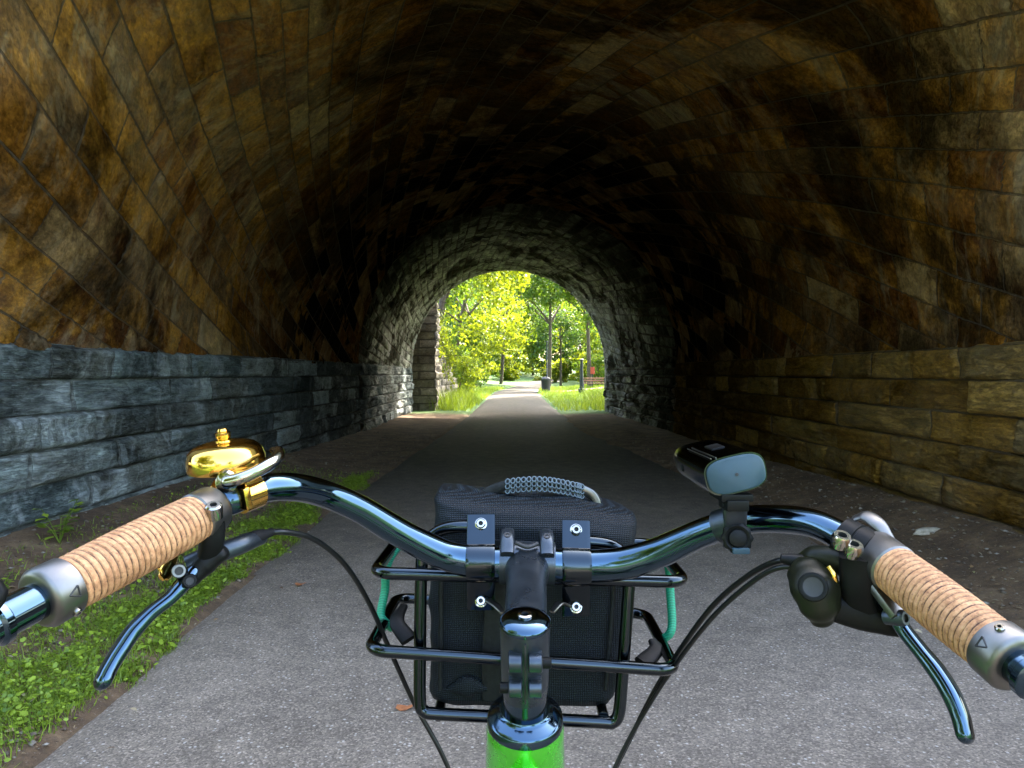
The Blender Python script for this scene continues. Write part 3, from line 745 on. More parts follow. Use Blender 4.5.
m_lit, nt, b = newmat('leaf_litter')
ri = N(nt, 'ShaderNodeNewGeometry').outputs['Random Per Island']
nt.links.new(ramp(nt, ri, [(0, (0.05, 0.028, 0.015)), (0.4, (0.16, 0.085, 0.035)), (0.7, (0.26, 0.17, 0.08)), (0.95, (0.34, 0.27, 0.16)), (1, (0.30, 0.30, 0.06))]), b.inputs['Base Color']); b.inputs['Roughness'].default_value = 0.8
def litter(n, seed):
    g = np.random.default_rng(seed)
    y = 1.7 + 15 * g.uniform(0, 1, n) ** 1.5; l, r = road_edges(y); side = g.uniform(0, 1, n) < 0.5
    spread = np.abs(g.normal(0, 0.38, n))
    x = np.where(side, l - 0.35 + g.normal(0, 0.42, n), r + 0.35 + g.normal(0, 0.5, n)); k = (np.abs(x) < 3.25); x, y = x[k], y[k]; n = len(x)
    l, r = road_edges(y); on = (x > l) & (x < r); keep = ~on | (g.uniform(0, 1, n) < 0.12); x, y, on = x[keep], y[keep], on[keep]; n = len(x)
    z = np.where(on, 0.036, terrain(x, y) + 0.008)
    s = (0.005 + 0.013 * g.uniform(0, 1, n) ** 2)[:, None]; a = g.uniform(0, 6.28, n)
    d = np.stack([np.cos(a), np.sin(a), g.normal(0, .15, n)], -1); e = np.stack([-np.sin(a), np.cos(a), g.normal(0, .2, n)], -1); c = np.stack([x, y, z], -1); w = g.uniform(.25, .7, (n, 1)); up = np.array([[0, 0, 1.0]])
    ring = [c + d * s * 1.3, c + d * s * .3 + e * s * w + up * s * .3, c - d * s * .7 + e * s * w * .7 + up * s * .2, c - d * s * 1.1, c - d * s * .6 - e * s * w * .8 + up * s * .25, c + d * s * .4 - e * s * w + up * s * .3]
    co = np.stack(ring, 1).reshape(-1, 3)
    return link('leaf_litter', poly_mesh('leaf_litter', co, np.arange(n * 6).reshape(-1, 6), 6), m_lit, smooth=False)
tag(litter(9000, 12), 'scattered dry leaf crumbs and twiggy bits along both edges of the path', 'leaf litter', kind='stuff')

# flat pale stone on the right bank and other countable bits
def rock(x, y, s, label, rot=0.3, name='stone', mat=None):
    bm = bmesh.new(); bmesh.ops.create_icosphere(bm, subdivisions=3, radius=1)
    g = np.random.default_rng(int(x * 100 + y * 10) & 0xffff)
    ph = g.uniform(0, 6, 6)
    for v in bm.verts:
        k = 1 + 0.16 * math.sin(v.co.x * 3.1 + ph[0]) + 0.14 * math.sin(v.co.y * 4.3 + ph[1]) + 0.1 * math.sin(v.co.z * 5 + ph[2]) + .05 * math.sin(v.co.x * 11 + v.co.y * 9 + ph[3])
        q = v.co * k; v.co = Vector((q.x * s[0], q.y * s[1], q.z * s[2]))
    me = bpy.data.meshes.new(name); bm.to_mesh(me); bm.free()
    o = link(name, me, mat or m_pale, sharp=30); o.location = (x, y, tz(x, y) + s[2] * 0.3); o.rotation_euler = (0.05, -0.05, rot)
    return tag(o, label, 'stone')
m_pale = simple('pale_stone', (0.34, 0.29, 0.22), 0.9, nscale=25, var=0.35, bmp=0.6)
rock(3.02, 5.45, (0.12, 0.05, 0.024), 'flat pale stone lying on the dirt by the right wall', 0.15)
rock(-2.82, 4.85, (0.045, 0.04, 0.025), 'small white stone in the weeds by the left wall', 0.4)
m_leaf = simple('dead_leaf', (0.30, 0.10, 0.03), 0.8, nscale=60, var=0.3)
def dead_leaf(px, py, label, s=0.022):
    yy = (H - 0.03) * F / (py - 373); p = P(px, py, yy); g = random.Random(px)
    mb = MB(); vs = []; n = 10
    for k in range(n):
        a = 2 * math.pi * k / n; rr = s * (1 + 0.25 * math.cos(3 * a) + 0.1 * g.random())
        vs.append((p.x + rr * math.cos(a) * 1.5, p.y + rr * math.sin(a), 0.037 + 0.006 * math.cos(a * 2)))
    vs2 = [(v[0], v[1], v[2] + 0.0008) for v in vs]
    mb.add(vs + vs2, [list(range(n))[::-1], list(range(n, 2 * n))] + [[k, (k + 1) % n, n + (k + 1) % n, n + k] for k in range(n)])
    o = mb.build('fallen_leaf', m_leaf, smooth=False); tag(o, label, 'leaf')
dead_leaf(404, 711, 'orange brown fallen leaf on the asphalt left of the rack')
dead_leaf(300, 586, 'small tan fallen leaf on the asphalt under the left cable', 0.02)

# broad leaved weed at the foot of the left wall
def weed(x, y, h, label):
    root = empty('weed_plant', (x, y, tz(x, y)), label, 'plant')
    g = random.Random(int(x * 50 + y * 9)); st = MB(); co = []; fs = []
    z0 = tz(x, y)
    for k in range(7):
        a = g.uniform(0, 6.28); hh = h * g.uniform(.5, 1); tip = Vector((x + math.cos(a) * h * .35, y + math.sin(a) * h * .35, z0 + hh))
        b0 = Vector((x, y, z0)); st.sweep([b0, b0.lerp(tip, .5) + Vector((0, 0, .02)), tip], [.003, .0025, .0015], seg=5, res=3)
        for q in range(6):
            t_ = .35 + .65 * q / 5; c = b0.lerp(tip, t_); an = g.uniform(0, 6.28); L = h * g.uniform(.16, .28)
            d = Vector((math.cos(an), math.sin(an), g.uniform(-.3, .25))).normalized(); sd = d.cross(Vector((0, 0, 1))).normalized(); nn = sd.cross(d)
            i = len(co)
            pts = [c, c + d * L * .35 + sd * L * .33 - nn * .002, c + d * L * .7 + sd * L * .25, c + d * L - nn * L * .12, c + d * L * .7 - sd * L * .25, c + d * L * .35 - sd * L * .33 - nn * .002, c + d * L * .5 - nn * L * .07]
            co += pts
            fs += [[i, i + 1, i + 6], [i + 1, i + 2, i + 6], [i + 2, i + 3, i + 6], [i + 3, i + 4, i + 6], [i + 4, i + 5, i + 6], [i + 5, i, i + 6]]
    st.build('stem', m_grass, root)
    mb = MB(); mb.v = co; mb.f = fs; mb.uv = [None] * len(fs); mb.build('foliage', m_clover, root, smooth=False)
weed(-3.05, 4.9, 0.30, 'broad leaved green weed growing at the foot of the left wall')
weed(-2.75, 3.9, 0.16, 'low leafy weed in the dirt nearer than the tall weed')

# =================================================================== RETAINING WALL, BIN, BENCH, POSTS
rw = empty('retaining_wall', (-3.0, 29, 0), 'rough stone retaining wall stepping down along the left of the path outside the tunnel', 'wall')
m_rw = stone_mat('retaining_stone', [(0.16, 0.13, 0.09), (0.33, 0.27, 0.18), (0.42, 0.36, 0.26), (0.24, 0.2, 0.14)], 0.7, 0.27, 0.03, soot=0.4, effl=0.3, layered=0.8, bmp=1.0)
def rough_wall(name, x, ya, yb, top, seed, th=0.6):
    ys = np.arange(ya, yb + .01, 0.06); zs = np.arange(-0.2, top + .01, 0.04)
    Yg, Zg = np.meshgrid(ys, zs, indexing='ij')
    U = Yg + 0.2 * np.sin(Yg * 1.3); V = Zg
    d = ashlar_disp(U, V, 0.7, 0.27, 0.14, 0.10, 0.07, 0.05, seed)
    X = x + d
    X = np.concatenate([np.full((len(ys), 1), x - th), X, np.full((len(ys), 2), x - th)], 1)
    Z = np.concatenate([Zg[:, :1], Zg, Zg[:, -1:] + .02, Zg[:, -1:] - top], 1); Yq = np.concatenate([Yg[:, :1], Yg, Yg[:, -1:], Yg[:, -1:]], 1)
    Uq = np.concatenate([U[:, :1], U, U[:, -1:], U[:, -1:]], 1); Vq = np.concatenate([V[:, :1], V, V[:, -1:] + .3, V[:, -1:] + .9], 1)
    # close the two ends
    X = np.concatenate([np.full((1, X.shape[1]), x - th), X, np.full((1, X.shape[1]), x - th)], 0)
    Yq = np.concatenate([Yq[:1], Yq, Yq[-1:]], 0); Z = np.concatenate([Z[:1], Z, Z[-1:]], 0)
    Uq = np.concatenate([Uq[:1] - .6, Uq, Uq[-1:] + .6], 0); Vq = np.concatenate([Vq[:1], Vq, Vq[-1:]], 0)
    me = grid_mesh(name, X + 3.0, Yq - 29, Z, Uq, Vq, flip=False)
    return link(name, me, m_rw, rw)
rough_wall('pier', -2.80, 25.0, 26.1, 3.7, 3, 1.0)
for i, (a, b_, t_) in enumerate(((26.1, 28.4, 2.7), (28.4, 30.8, 2.1), (30.8, 33.5, 1.6), (33.5, 36.2, 1.1))):
    rough_wall('wall_step', -3.05, a, b_, t_, 10 + i)
iv = empty('ivy', (-3.4, 28, 2.6), 'yellow green ivy hanging over the stone retaining wall', 'ivy')
g = np.random.default_rng(6); cc = []
for k in range(170):
    y = g.uniform(26.2, 33); top = np.interp(y, [26, 28.4, 30.8, 34], [3.4, 2.9, 2.3, 1.7]); cc.append((-3.0 - 0.25 * g.uniform(-0.6, 2), y, top - g.uniform(-0.4, 1.0) ** 2 * 1.4 + .15))
mbv = MB()
for k in range(10):
    y = 26.5 + k * .6; tp = np.interp(y, [26, 28.4, 30.8, 34], [3.4, 2.9, 2.3, 1.7]); mbv.sweep([(-3.5, y, tp - .9), (-3.25, y, tp + .1), (-2.9, y + .1, tp - .3), (-2.88, y, tp - .9)], [.02, .016, .01, .004], seg=5, res=3)
mbv.build('stem', m_bark, iv)
leaves('foliage', cc, 0.15, 26, 0.07, LM[1], iv, 8, droop=0.6)

m_dkmetal = simple('dark_painted_steel', (0.02, 0.022, 0.024), 0.5, nscale=20)
def bin_():
    x, y = 1.95, 50; z = tz(x, y)
    r_ = empty('litter_bin', (x, y, z), 'dark round litter bin standing at the right edge of the far path', 'bin')
    MB().lathe((x, y, z), (0, 0, 1), [(0, .24), (.03, .28), (.75, .32), (.78, .34), (.82, .34), (.82, .30), (.7, .29), (.1, .25)], 20).build('body', m_dkmetal, r_)
    m = MB(); m.lathe((x, y, z + .84), (0, 0, 1), [(0, .33), (.05, .33), (.16, .24), (.2, .1), (.2, 0)], 20); m.build('lid', m_dkmetal, r_)
bin_()
def post(x, y, h, label, name, r0=.07, lamp=False):
    z = tz(x, y); r_ = empty(name, (x, y, z), label, 'post' if not lamp else 'lamp post')
    MB().lathe((x, y, z - .1), (0, 0, 1), [(0, r0 * 1.6), (.4, r0 * 1.6), (.45, r0), (h, r0 * .7), (h + .1, r0 * .7)], 12).build('pole', m_dkmetal, r_)
    if lamp:
        MB().lathe((x, y, z + h), (0, 0, 1), [(0, .07), (.05, .16), (.1, .18), (.14, .1)], 14).build('collar', m_dkmetal, r_)
        MB().lathe((x, y, z + h + .14), (0, 0, 1), [(0, .1), (.35, .17), (.4, .2)], 14).build('lamp_glass', simple('lamp_glass', (.5, .5, .45), .3), r_)
        MB().lathe((x, y, z + h + .54), (0, 0, 1), [(0, .23), (.1, .14), (.18, .03), (.25, .01)], 14).build('cap', m_dkmetal, r_)
    else:
        MB().lathe((x, y, z + h), (0, 0, 1), [(0, r0), (.05, r0 * 1.2), (.09, r0 * .9), (.12, .01)], 12).build('cap', m_dkmetal, r_)
post(2.08, 51.5, 3.4, 'tall thin dark post rising behind the litter bin', 'post', .06)
post(3.75, 43, 1.95, 'short dark post on the lawn beside the bench', 'post', .12)
def bench():
    x, y = 5.0, 48.0; z = tz(x, y)
    r_ = empty('park_bench', (x, y, z), 'weathered wooden bench on the lawn behind the short dark post', 'bench')
    m_w = simple('bench_wood', (0.30, 0.17, 0.12), 0.8, nscale=15, var=.3)
    m = MB()
    for k in range(4): m.box((x, y - .18 + k * .12, z + .45), (1.7, .1, .04))
    m.build('seat', m_w, r_)
    m = MB()
    for k in range(2): m.box((x, y + .26 + .02 * k, z + .62 + k * .15), (1.7, .035, .1))
    m.build('backrest', m_w, r_)
    for s in (-1, 1):
        m = MB(); m.box((x + s * .7, y - .12, z + .21), (.06, .07, .44)); m.box((x + s * .7, y + .24, z + .38), (.06, .06, .8)); m.box((x + s * .7, y + .05, z + .41), (.06, .4, .05)); m.build('leg', m_dkmetal, r_)
bench()
def red_board():
    x, y = 5.35, 52.5; z = tz(x, y)
    r_ = empty('sign_board', (x, y, z), 'small red board on a post behind the bench', 'sign')
    MB().box((x, y, z + .5), (.08, .08, 1.1)).build('pole', m_dkmetal, r_)
    MB().box((x, y - .06, z + 1.25), (.30, .04, .50), bev=.2).build('board', simple('red_paint', (.35, .05, .03), .6), r_)
red_board()
# side track of pale gravel that meets the path at the bin
m_track = simple('pale_gravel', (0.40, 0.36, 0.27), 0.95, nscale=30, var=.3, bmp=.6)
tx = np.linspace(1.2, 9, 40); X = np.repeat(tx[:, None], 6, 1); Yt = 48.9 + 0.35 * np.sin(tx)[:, None] + np.linspace(0, 2.2, 6)[None, :]
Zt = terrain(X, Yt) + 0.05
tag(link('gravel_track', grid_mesh('gravel_track', X, Yt, np.maximum(Zt, .045), X, Yt, flip=True), m_track), kind='structure')

#BIKE-BEGIN
# =================================================================== THE BICYCLE
bike = empty('bicycle', (0.0, 0.25, 0.0), 'green framed bicycle with glossy black handlebar, cork grips, gold bell and front rack', 'bicycle')
def metal(name, col, rough, **k): return simple(name, col, rough, 1.0, **k)
m_black = simple('gloss_black_chrome', (0.040, 0.072, 0.105), 0.10, 1.0, coat=0.25, var=0.05, nscale=30, smudge=0.35)
m_rack = simple('gloss_black_rack', (0.020, 0.029, 0.036), 0.14, 1.0, coat=0.3, var=0.05, nscale=30, smudge=0.3)
m_satin = simple('satin_black_alloy', (0.042, 0.052, 0.062), 0.33, 0.8, coat=0.05, var=0.2, nscale=60, bmp=0.05, smudge=0.2)
m_plastic = simple('black_plastic', (0.004, 0.0042, 0.0038), 0.46, 0, spec=0.12, var=0.25, nscale=70, bmp=0.15)
m_green = simple('metallic_green_paint', (0.05, 0.42, 0.008), 0.25, 0.6, coat=1.0, var=0.08, nscale=120)
m_gold = simple('polished_brass', (0.66, 0.40, 0.09), 0.12, 1.0, var=0.06, nscale=30, smudge=0.4)
m_chrome = simple('bright_chrome', (0.34, 0.32, 0.28), 0.14, 1.0, var=0.08, nscale=50, smudge=0.3)
m_alu = simple('brushed_aluminium', (0.155, 0.150, 0.140), 0.36, 1.0, var=0.12, nscale=40, smudge=0.2)
m_rubber = simple('rubber', (0.006, 0.006, 0.006), 0.7, 0, spec=0.15, var=0.2)
m_cable = simple('cable_housing', (0.006, 0.0065, 0.006), 0.34, 0, coat=0.0, spec=0.3, var=0.2)
m_hole = simple('dark_recess', (0.01, 0.01, 0.01), 0.6)  # near-black: dark marks, and painted shade in sockets, gap and slot
m_lens = simple('lens', (0.30, 0.30, 0.30), 0.08, 0.6, coat=1)
m_endgrey = simple('light_end_cap', (0.020, 0.044, 0.058), 0.5, 0.0, spec=0.3, coat=0.0, var=0.08, nscale=60, smudge=0.2)

# cork grip material: windings along U, seams drawn by the geometry groove as well
m_cork, nt, b = newmat('cork_wrap')
uvn = N(nt, 'ShaderNodeUVMap').outputs[0]; sp_ = nt.nodes.new('ShaderNodeSeparateXYZ'); nt.links.new(uvn, sp_.inputs[0])
obj_ = N(nt, 'ShaderNodeTexCoord').outputs['Object']
fr = math_(nt, 'FRACT', math_(nt, 'ADD', sp_.outputs[0], math_(nt, 'MULTIPLY', math_(nt, 'SUBTRACT', noise(nt, obj_, 90, 4, .7), 0.5), 0.35)))
seam = ramp(nt, fr, [(0.0, 1.0), (0.12, 1.0), (0.22, 0.0), (0.93, 0.0), (1.0, 1.0)])
brk = ramp(nt, noise(nt, obj_, 75, 3), [(0.34, 0.55), (0.5, 1.0)])
c = ramp(nt, noise(nt, obj_, 160, 5, .7), [(0.3, (0.22, 0.092, 0.034)), (0.5, (0.40, 0.195, 0.082)), (0.72, (0.53, 0.29, 0.135))])
c = mix(nt, 0.6, c, ramp(nt, noise(nt, obj_, 22, 4), [(0.3, 0.75), (0.7, 1.2)]), 'MULTIPLY')
vo = nt.nodes.new('ShaderNodeTexVoronoi'); vo.inputs['Scale'].default_value = 700; nt.links.new(obj_, vo.inputs['Vector'])
vsep = nt.nodes.new('ShaderNodeSeparateColor'); nt.links.new(vo.outputs['Color'], vsep.inputs[0])
c = mix(nt, ramp(nt, vsep.outputs[0], [(0.90, 0.0), (0.94, 0.45)]), c, (0.12, 0.045, 0.02))
c = mix(nt, math_(nt, 'MULTIPLY', seam, brk), c, (0.07, 0.025, 0.01))
nt.links.new(c, b.inputs['Base Color']); b.inputs['Roughness'].default_value = 0.72
bump(nt, math_(nt, 'SUBTRACT', noise(nt, obj_, 300, 4), math_(nt, 'MULTIPLY', seam, 1.2)), b, 0.6, 0.0012)

# woven cloth
m_cloth, nt, b = newmat('woven_nylon')
obj_ = N(nt, 'ShaderNodeTexCoord').outputs['Object']
def wave(v, s, d):
    w_ = nt.nodes.new('ShaderNodeTexWave'); w_.bands_direction = d; w_.inputs['Scale'].default_value = s; w_.inputs['Distortion'].default_value = 0.6; w_.inputs['Detail'].default_value = 1
    nt.links.new(v, w_.inputs['Vector']); return w_.outputs['Fac']
wx, wz = wave(obj_, 170, 'X'), wave(obj_, 170, 'Z')
weave = math_(nt, 'MULTIPLY', wx, wz)
c = ramp(nt, weave, [(0.1, (0.0018, 0.0025, 0.003)), (0.8, (0.013, 0.021, 0.028))])
c = mix(nt, 0.5, c, ramp(nt, noise(nt, obj_, 18, 5), [(0.3, 0.7), (0.7, 1.4)]), 'MULTIPLY')
nt.links.new(c, b.inputs['Base Color']); b.inputs['Roughness'].default_value = 0.55; b.inputs['Specular IOR Level'].default_value = 0.14
bump(nt, math_(nt, 'ADD', weave, math_(nt, 'MULTIPLY', noise(nt, obj_, 30, 4), 0.8)), b, 0.5, 0.0015)
m_strap = simple('black_webbing', (0.008, 0.009, 0.009), 0.6, spec=0.15, nscale=200, var=.5, bmp=.4)

# ---- handlebar
LB = [(527, 563, .70), (495, 563, .70), (468, 560.5, .70), (440, 553, .695), (400, 533, .68), (360, 509, .66), (325, 494, .64), (292, 487, .61), (262, 489, .59), (235, 499, .57), (205, 513, .55)]
RB = [(560, 565, .70), (590, 566, .70), (625, 563, .695), (660, 552, .685), (700, 534, .665), (740, 521, .64), (780, 519, .615), (815, 524, .59), (850, 541, .565), (880, 558, .548)]
LG0, LG1 = P(205, 513, .55), P(45, 597, .435)
RG0, RG1 = P(880, 558, .548), P(1012, 661, .432)
dl_ = (LG1 - LG0).normalized(); dr_ = (RG1 - RG0).normalized()
pts = [P(*p) for p in LB][::-1] + [P(*p) for p in RB]
rad = [.0113, .0113, .0114, .0116, .0118, .0122, .0130, .0142, .0155, .0155, .0155] + [.0155, .0155, .0153, .0142, .0128, .0120, .0116, .0113, .0113, .0113]
pts = [LG1 + dl_ * 0.02] + pts + [RG1 + dr_ * 0.012]; rad = [.0113] + rad + [.0113]
mb = MB().sweep(pts, rad, seg=40, res=10)
bar = mb.build('handlebar', m_black, bike)

# ---- grips
def grip(A, B, r, label, turns, seed, a0=0.010):
    A, B = Vector(A), Vector(B); t = (B - A).normalized(); L = (B - A).length
    Fm = frame_from(t); n = 340; seg = 64; g = np.random.default_rng(seed)
    a1 = L - 0.013
    s = np.linspace(a0, a1, n); jit = 0.55 * fbm(s * 60, s * 0 + seed, 3, seed)
    th = np.linspace(0, 2 * math.pi, seg + 1)
    S, TH = np.meshgrid(s, th, indexing='ij')
    Uc = (S - a0) / (a1 - a0) * turns + TH / (2 * math.pi) + jit[:, None]
    f = Uc - np.floor(Uc); groove = np.exp(-((np.minimum(f, 1 - f)) / 0.085) ** 2)
    e = (S - a0) / (a1 - a0)
    rr = r * (1 + 0.05 * np.sin(e * math.pi)) - 0.0011 * groove + 0.00035 * fbm(S * 900, TH * 9, 3, seed) + 0.0006 * (f - .5)
    rr = np.where((S <= a0 + 1e-6) | (S >= a1 - 1e-6), r * .9, rr)
    co = np.array(A)[None, None] + S[..., None] * np.array(t) + rr[..., None] * (np.cos(TH)[..., None] * np.array(Fm.col[0]) + np.sin(TH)[..., None] * np.array(Fm.col[2]))
    co -= np.array(root_loc(bike))
    me = grid_mesh('grip', co[..., 0], co[..., 1], co[..., 2], Uc, TH)
    me.flip_normals() if False else None
    G = link('grip', me, m_cork, bike); G['label'] = label
    # inner and outer clamp rings
    m = MB(); m.lathe(A - t * .011, t, [(0, r * .80), (0.0012, r * .98), (.004, r * 1.05), (a0 + .010, r * 1.06), (a0 + .0115, r * .98)], 48); m.build('clamp_ring', m_alu, G)
    m = MB(); m.lathe(A + t * (L - .0145), t, [(0, r * .98), (.0012, r * 1.08), (.016, r * 1.10), (.0185, r * 1.0), (.0195, r * .86), (.0195, r * .66)], 48); m.build('clamp_ring', m_alu, G)
    return Fm, t, L, G
GF, gt, gL, gl = grip(LG0, LG1, .0172, 'pinkish cork wrapped left grip', 23, 3)
GR, rt, rL, gr = grip(RG0, RG1, .0172, 'golden cork wrapped right grip', 20, 8, 0.017)
# small triangle mark and pinch bolt on each outer ring
def ring_mark(G, A, t, L, r, toward, off=0.0):
    c = A + t * (L - .0145 + .008); d = (toward - c); d = (d - t * d.dot(t)).normalized()
    sd = t.cross(d).normalized(); d = (d + sd * off).normalized(); sd = t.cross(d).normalized(); m = MB()
    o = c + d * (r * 1.10)
    tri = [o + sd * .0035 - t * .002, o - sd * .0035 - t * .002, o + t * .0042]
    for i in range(3):
        m.sweep([tri[i] , tri[(i + 1) % 3]], .0005, seg=6, smooth=False)
    m.build('triangle_mark', m_hole, G)
    m2 = MB(); d2 = (d - sd * 0.9).normalized(); o2 = c + d2 * (r * 1.07)
    m2.lathe(o2 , d2, [(-.002, .0028), (.0018, .0028), (.0024, .0022), (.0024, .0012), (.0008, .0012), (.0008, 0)], 14); m2.build('bolt', m_chrome, G)
eye = Vector((0, 0, H))
ring_mark(gl, LG0, gt, gL, .0172, eye, -0.35); ring_mark(gr, RG0, rt, rL, .0172, eye, 0.15)
# bar end plugs
m = MB(); q = LG1
m.lathe(q + gt * .003, gt, [(0, .0112), (.022, .0114), (.0235, .0135), (.0275, .0138), (.029, .0125), (.0295, .0118), (.042, .0122), (.052, .0115), (.060, .0085), (.064, .004), (.065, 0)], 32)
m.build('bar_end', m_black, bike)
m = MB(); m.lathe(RG1 + rt * .003, rt, [(0, .0112), (.008, .0112), (.010, .0135), (.014, .0135), (.016, .011), (.017, 0)], 32); m.build('bar_end', m_black, bike)
m = MB(); q0 = LG1 + gt * .052; e_ = P(0, 592, .40)
m.sweep([q0, e_, e_ + Vector((-.03, -.004, .012))], [.003, .004, .005], seg=12); m.build('mirror_stalk', m_plastic, bike)

def bolt(m, c, d, r=.0045, h=.005):
    m.lathe(c, d, [(-.001, r * 1.25), (.0006, r * 1.25), (.0008, r), (h * .8, r), (h, r * .8), (h, r * .5), (h * .4, r * .5), (h * .4, 0)], 20)
def tov(c): return (eye - Vector(c)).normalized()

# ---- stem
capc = P(525, 623, .56); ax = Vector((0.0035, 0.27, -0.963)).normalized()      # steerer direction, downwards
barc = P(527, 563, .70); bard = (P(560, 565, .70) - P(495, 563, .70)).normalized()
st = MB()
st.sweep([capc + ax * -.0005, capc + ax * .001, capc + ax * .030, capc + ax * .052, capc + ax * .064], [.0165, .0192, .0188, .0185, .0172], seg=40, res=4, smooth=True)
ex = capc + ax * .012
st.sweep([ex, ex.lerp(barc, .25), ex.lerp(barc, .62), ex.lerp(barc, .86), barc + (barc - ex).normalized() * -.010], [(.0150, .0120), (.0172, .0150), (.0178, .0155), (.0205, .0165), (.026, .0175)], seg=32, res=6, power=2.4)
st.sweep([barc - bard * .026, barc + bard * .026], .0205, seg=40, smooth=False)
stem = st.build('stem', m_satin, bike)
up_ = Vector((0, 0.1, 1)).normalized()
for s_ in (-1, 1):
    m = MB(); c0 = barc + bard * (.0185 * s_) + Vector((0, 0.004, .0235))
    m.sweep([c0 + Vector((0, -.024, -.011)), c0 + Vector((0, -.010, .000)), c0 + Vector((0, .006, .0015)), c0 + Vector((0, .02, -.006))], [(.0065, .004), (.0068, .006), (.0068, .006), (.006, .004)], seg=18, power=3)
    lug = m.build('clamp_lug', m_satin, stem)
    m = MB(); m.lathe(c0 + Vector((0, -.0135, .0045)), Vector((0, -.55, .85)), [(-.002, .0032), (.0009, .0032), (.0009, .0016), (-.001, .0016), (-.001, 0)], 16); m.build('bolt', m_hole, stem)
# dark strip painting the shade of the groove between the two lugs
m = MB(); m.sweep([barc - bard * .010 + Vector((0, -.012, .0215)), barc + Vector((0, -.016, .019)), barc + bard * .010 + Vector((0, -.012, .0215))], [(.002, .002)] * 3, seg=10); m.build('clamp_gap', m_hole, stem)
# top cap
m = MB(); m.lathe(capc, -ax, [(-.001, .0195), (.0015, .0197), (.0028, .0190), (.0050, .0150), (.0062, .0098), (.0064, .0060)], 48)
cap = m.build('stem_cap', m_black, bike)
m = MB(); m.lathe(capc - ax * .005, -ax, [(0, .0055), (.0028, .0055), (.0034, .0046), (.0034, .0028), (.0014, .0028), (.0014, 0)], 24); m.build('bolt', m_chrome, cap)
# pinch clamp at the back of the stem: two pairs of ears and a dark strip for the shaded slot
back = Vector((0.0, -0.963, -0.27)).normalized(); rt_ = Vector((1, 0, 0))
for k, (dz, side) in enumerate(((.020, 1), (.042, -1))):
    for s_ in (-1, 1):
        m = MB(); c0 = capc + ax * dz + back * .0205 + rt_ * (.0075 * s_)
        m.lathe(c0 - rt_ * .0052, rt_, [(0, .0062), (.0008, .0072), (.0096, .0072), (.0104, .0062)], 24); m.box(c0 - back * .004, (.0100, .008, .0135), frame_from(back, -ax), .15); m.build('clamp_ear', m_satin, stem)
    m = MB(); c0 = capc + ax * dz + back * .0205 + rt_ * (.0125 * side)
    m.lathe(c0, rt_ * side, [(0, .0042), (.0062, .0042), (.0068, .0034), (.0068, .0018), (.003, .0018), (.003, 0)], 6 if False else 20); m.build('bolt', m_plastic, stem)
m = MB(); m.box(capc + ax * .031 + back * .0185, (.0016, .004, .052), frame_from(back, -ax), .1); m.build('clamp_slot', m_hole, stem)

# ---- frame with head tube, collar, fork
m = MB(); m.lathe(capc + ax * .064, ax, [(0, .0172), (.016, .0172)], 40); m.lathe(capc + ax * .079, ax, [(-.002, .0195), (0, .0205), (.001, .0225), (.0035, .0275), (.0045, .0290), (.006, .0300), (.012, .0302)], 56)
col = m.build('headset_cup', m_black, bike)
m = MB()
hA = capc + ax * .0905
m.sweep([hA, hA + ax * .012, hA + ax * .05, hA + ax * .13], [.0300, .0312, .0322, .0318], seg=56, res=5)
bb = Vector((0, -0.02, .29)); seatT = Vector((0, -.20, .80)); rearA = Vector((0, -.30, .34))
m.sweep([hA + ax * .03 + Vector((0, .01, 0)), seatT.lerp(hA, .5) + Vector((0, 0, -.01)), seatT + Vector((0, 0.01, -.05))], [.017, .016, .015], seg=20)
m.sweep([hA + ax * .10, bb], [.021, .021], seg=20, smooth=False)
m.sweep([bb, seatT], [.016, .016], seg=20, smooth=False)
for s_ in (-1, 1):
    m.sweep([bb + Vector((.02 * s_, 0, 0)), rearA + Vector((.065 * s_, 0, 0))], [.010, .008], seg=12, smooth=False)
    m.sweep([seatT + Vector((.014 * s_, 0, -.05)), rearA + Vector((.065 * s_, 0, 0))], [.008, .007], seg=12, smooth=False)
frame = m.build('frame', m_green, bike); frame['label'] = 'metallic green frame'
fc = hA + ax * .16; axle = Vector((0.004, .875, .345))
m = MB(); m.lathe(hA + ax * .13, ax, [(0, .029), (.008, .029), (.01, .024), (.03, .024)], 40); m.box(fc + Vector((0, 0, 0)), (.13, .034, .034), None, .25)
for s_ in (-1, 1):
    m.sweep([fc + Vector((.06 * s_, 0, 0)), fc.lerp(axle, .5) + Vector((.06 * s_, -.01, 0)), axle + Vector((.055 * s_, 0, 0))], [.014, .012, .008], seg=14)
m.build('fork', m_black, bike)
for c in (axle, rearA):
    m = MB(); m.lathe(c - Vector((.05, 0, 0)), (1, 0, 0), [(0, .006), (.02, .006), (.022, .02), (.078, .02), (.08, .006), (.10, .006)], 20)
    for k in range(28):
        a = 2 * math.pi * k / 28; s_ = -1 if k % 2 else 1
        m.sweep([c + Vector((.024 * s_, math.cos(a + .5 * s_) * .018, math.sin(a + .5 * s_) * .018)), c + Vector((0, math.cos(a) * .30, math.sin(a) * .30))], .001, seg=4, smooth=False)
    W = m.build('wheel', m_alu, bike)
    for nm, R_, r_, mt in (('tyre', .325, .020, m_rubber), ('rim', .302, .011, m_black)):
        q = MB(); nn = 73
        q.sweep([c + Vector((0, math.cos(a) * R_, math.sin(a) * R_)) for a in np.linspace(0, 2 * math.pi, nn)], r_, up=(1, 0, 0), seg=14, smooth=False, caps=False); q.build(nm, mt, W)
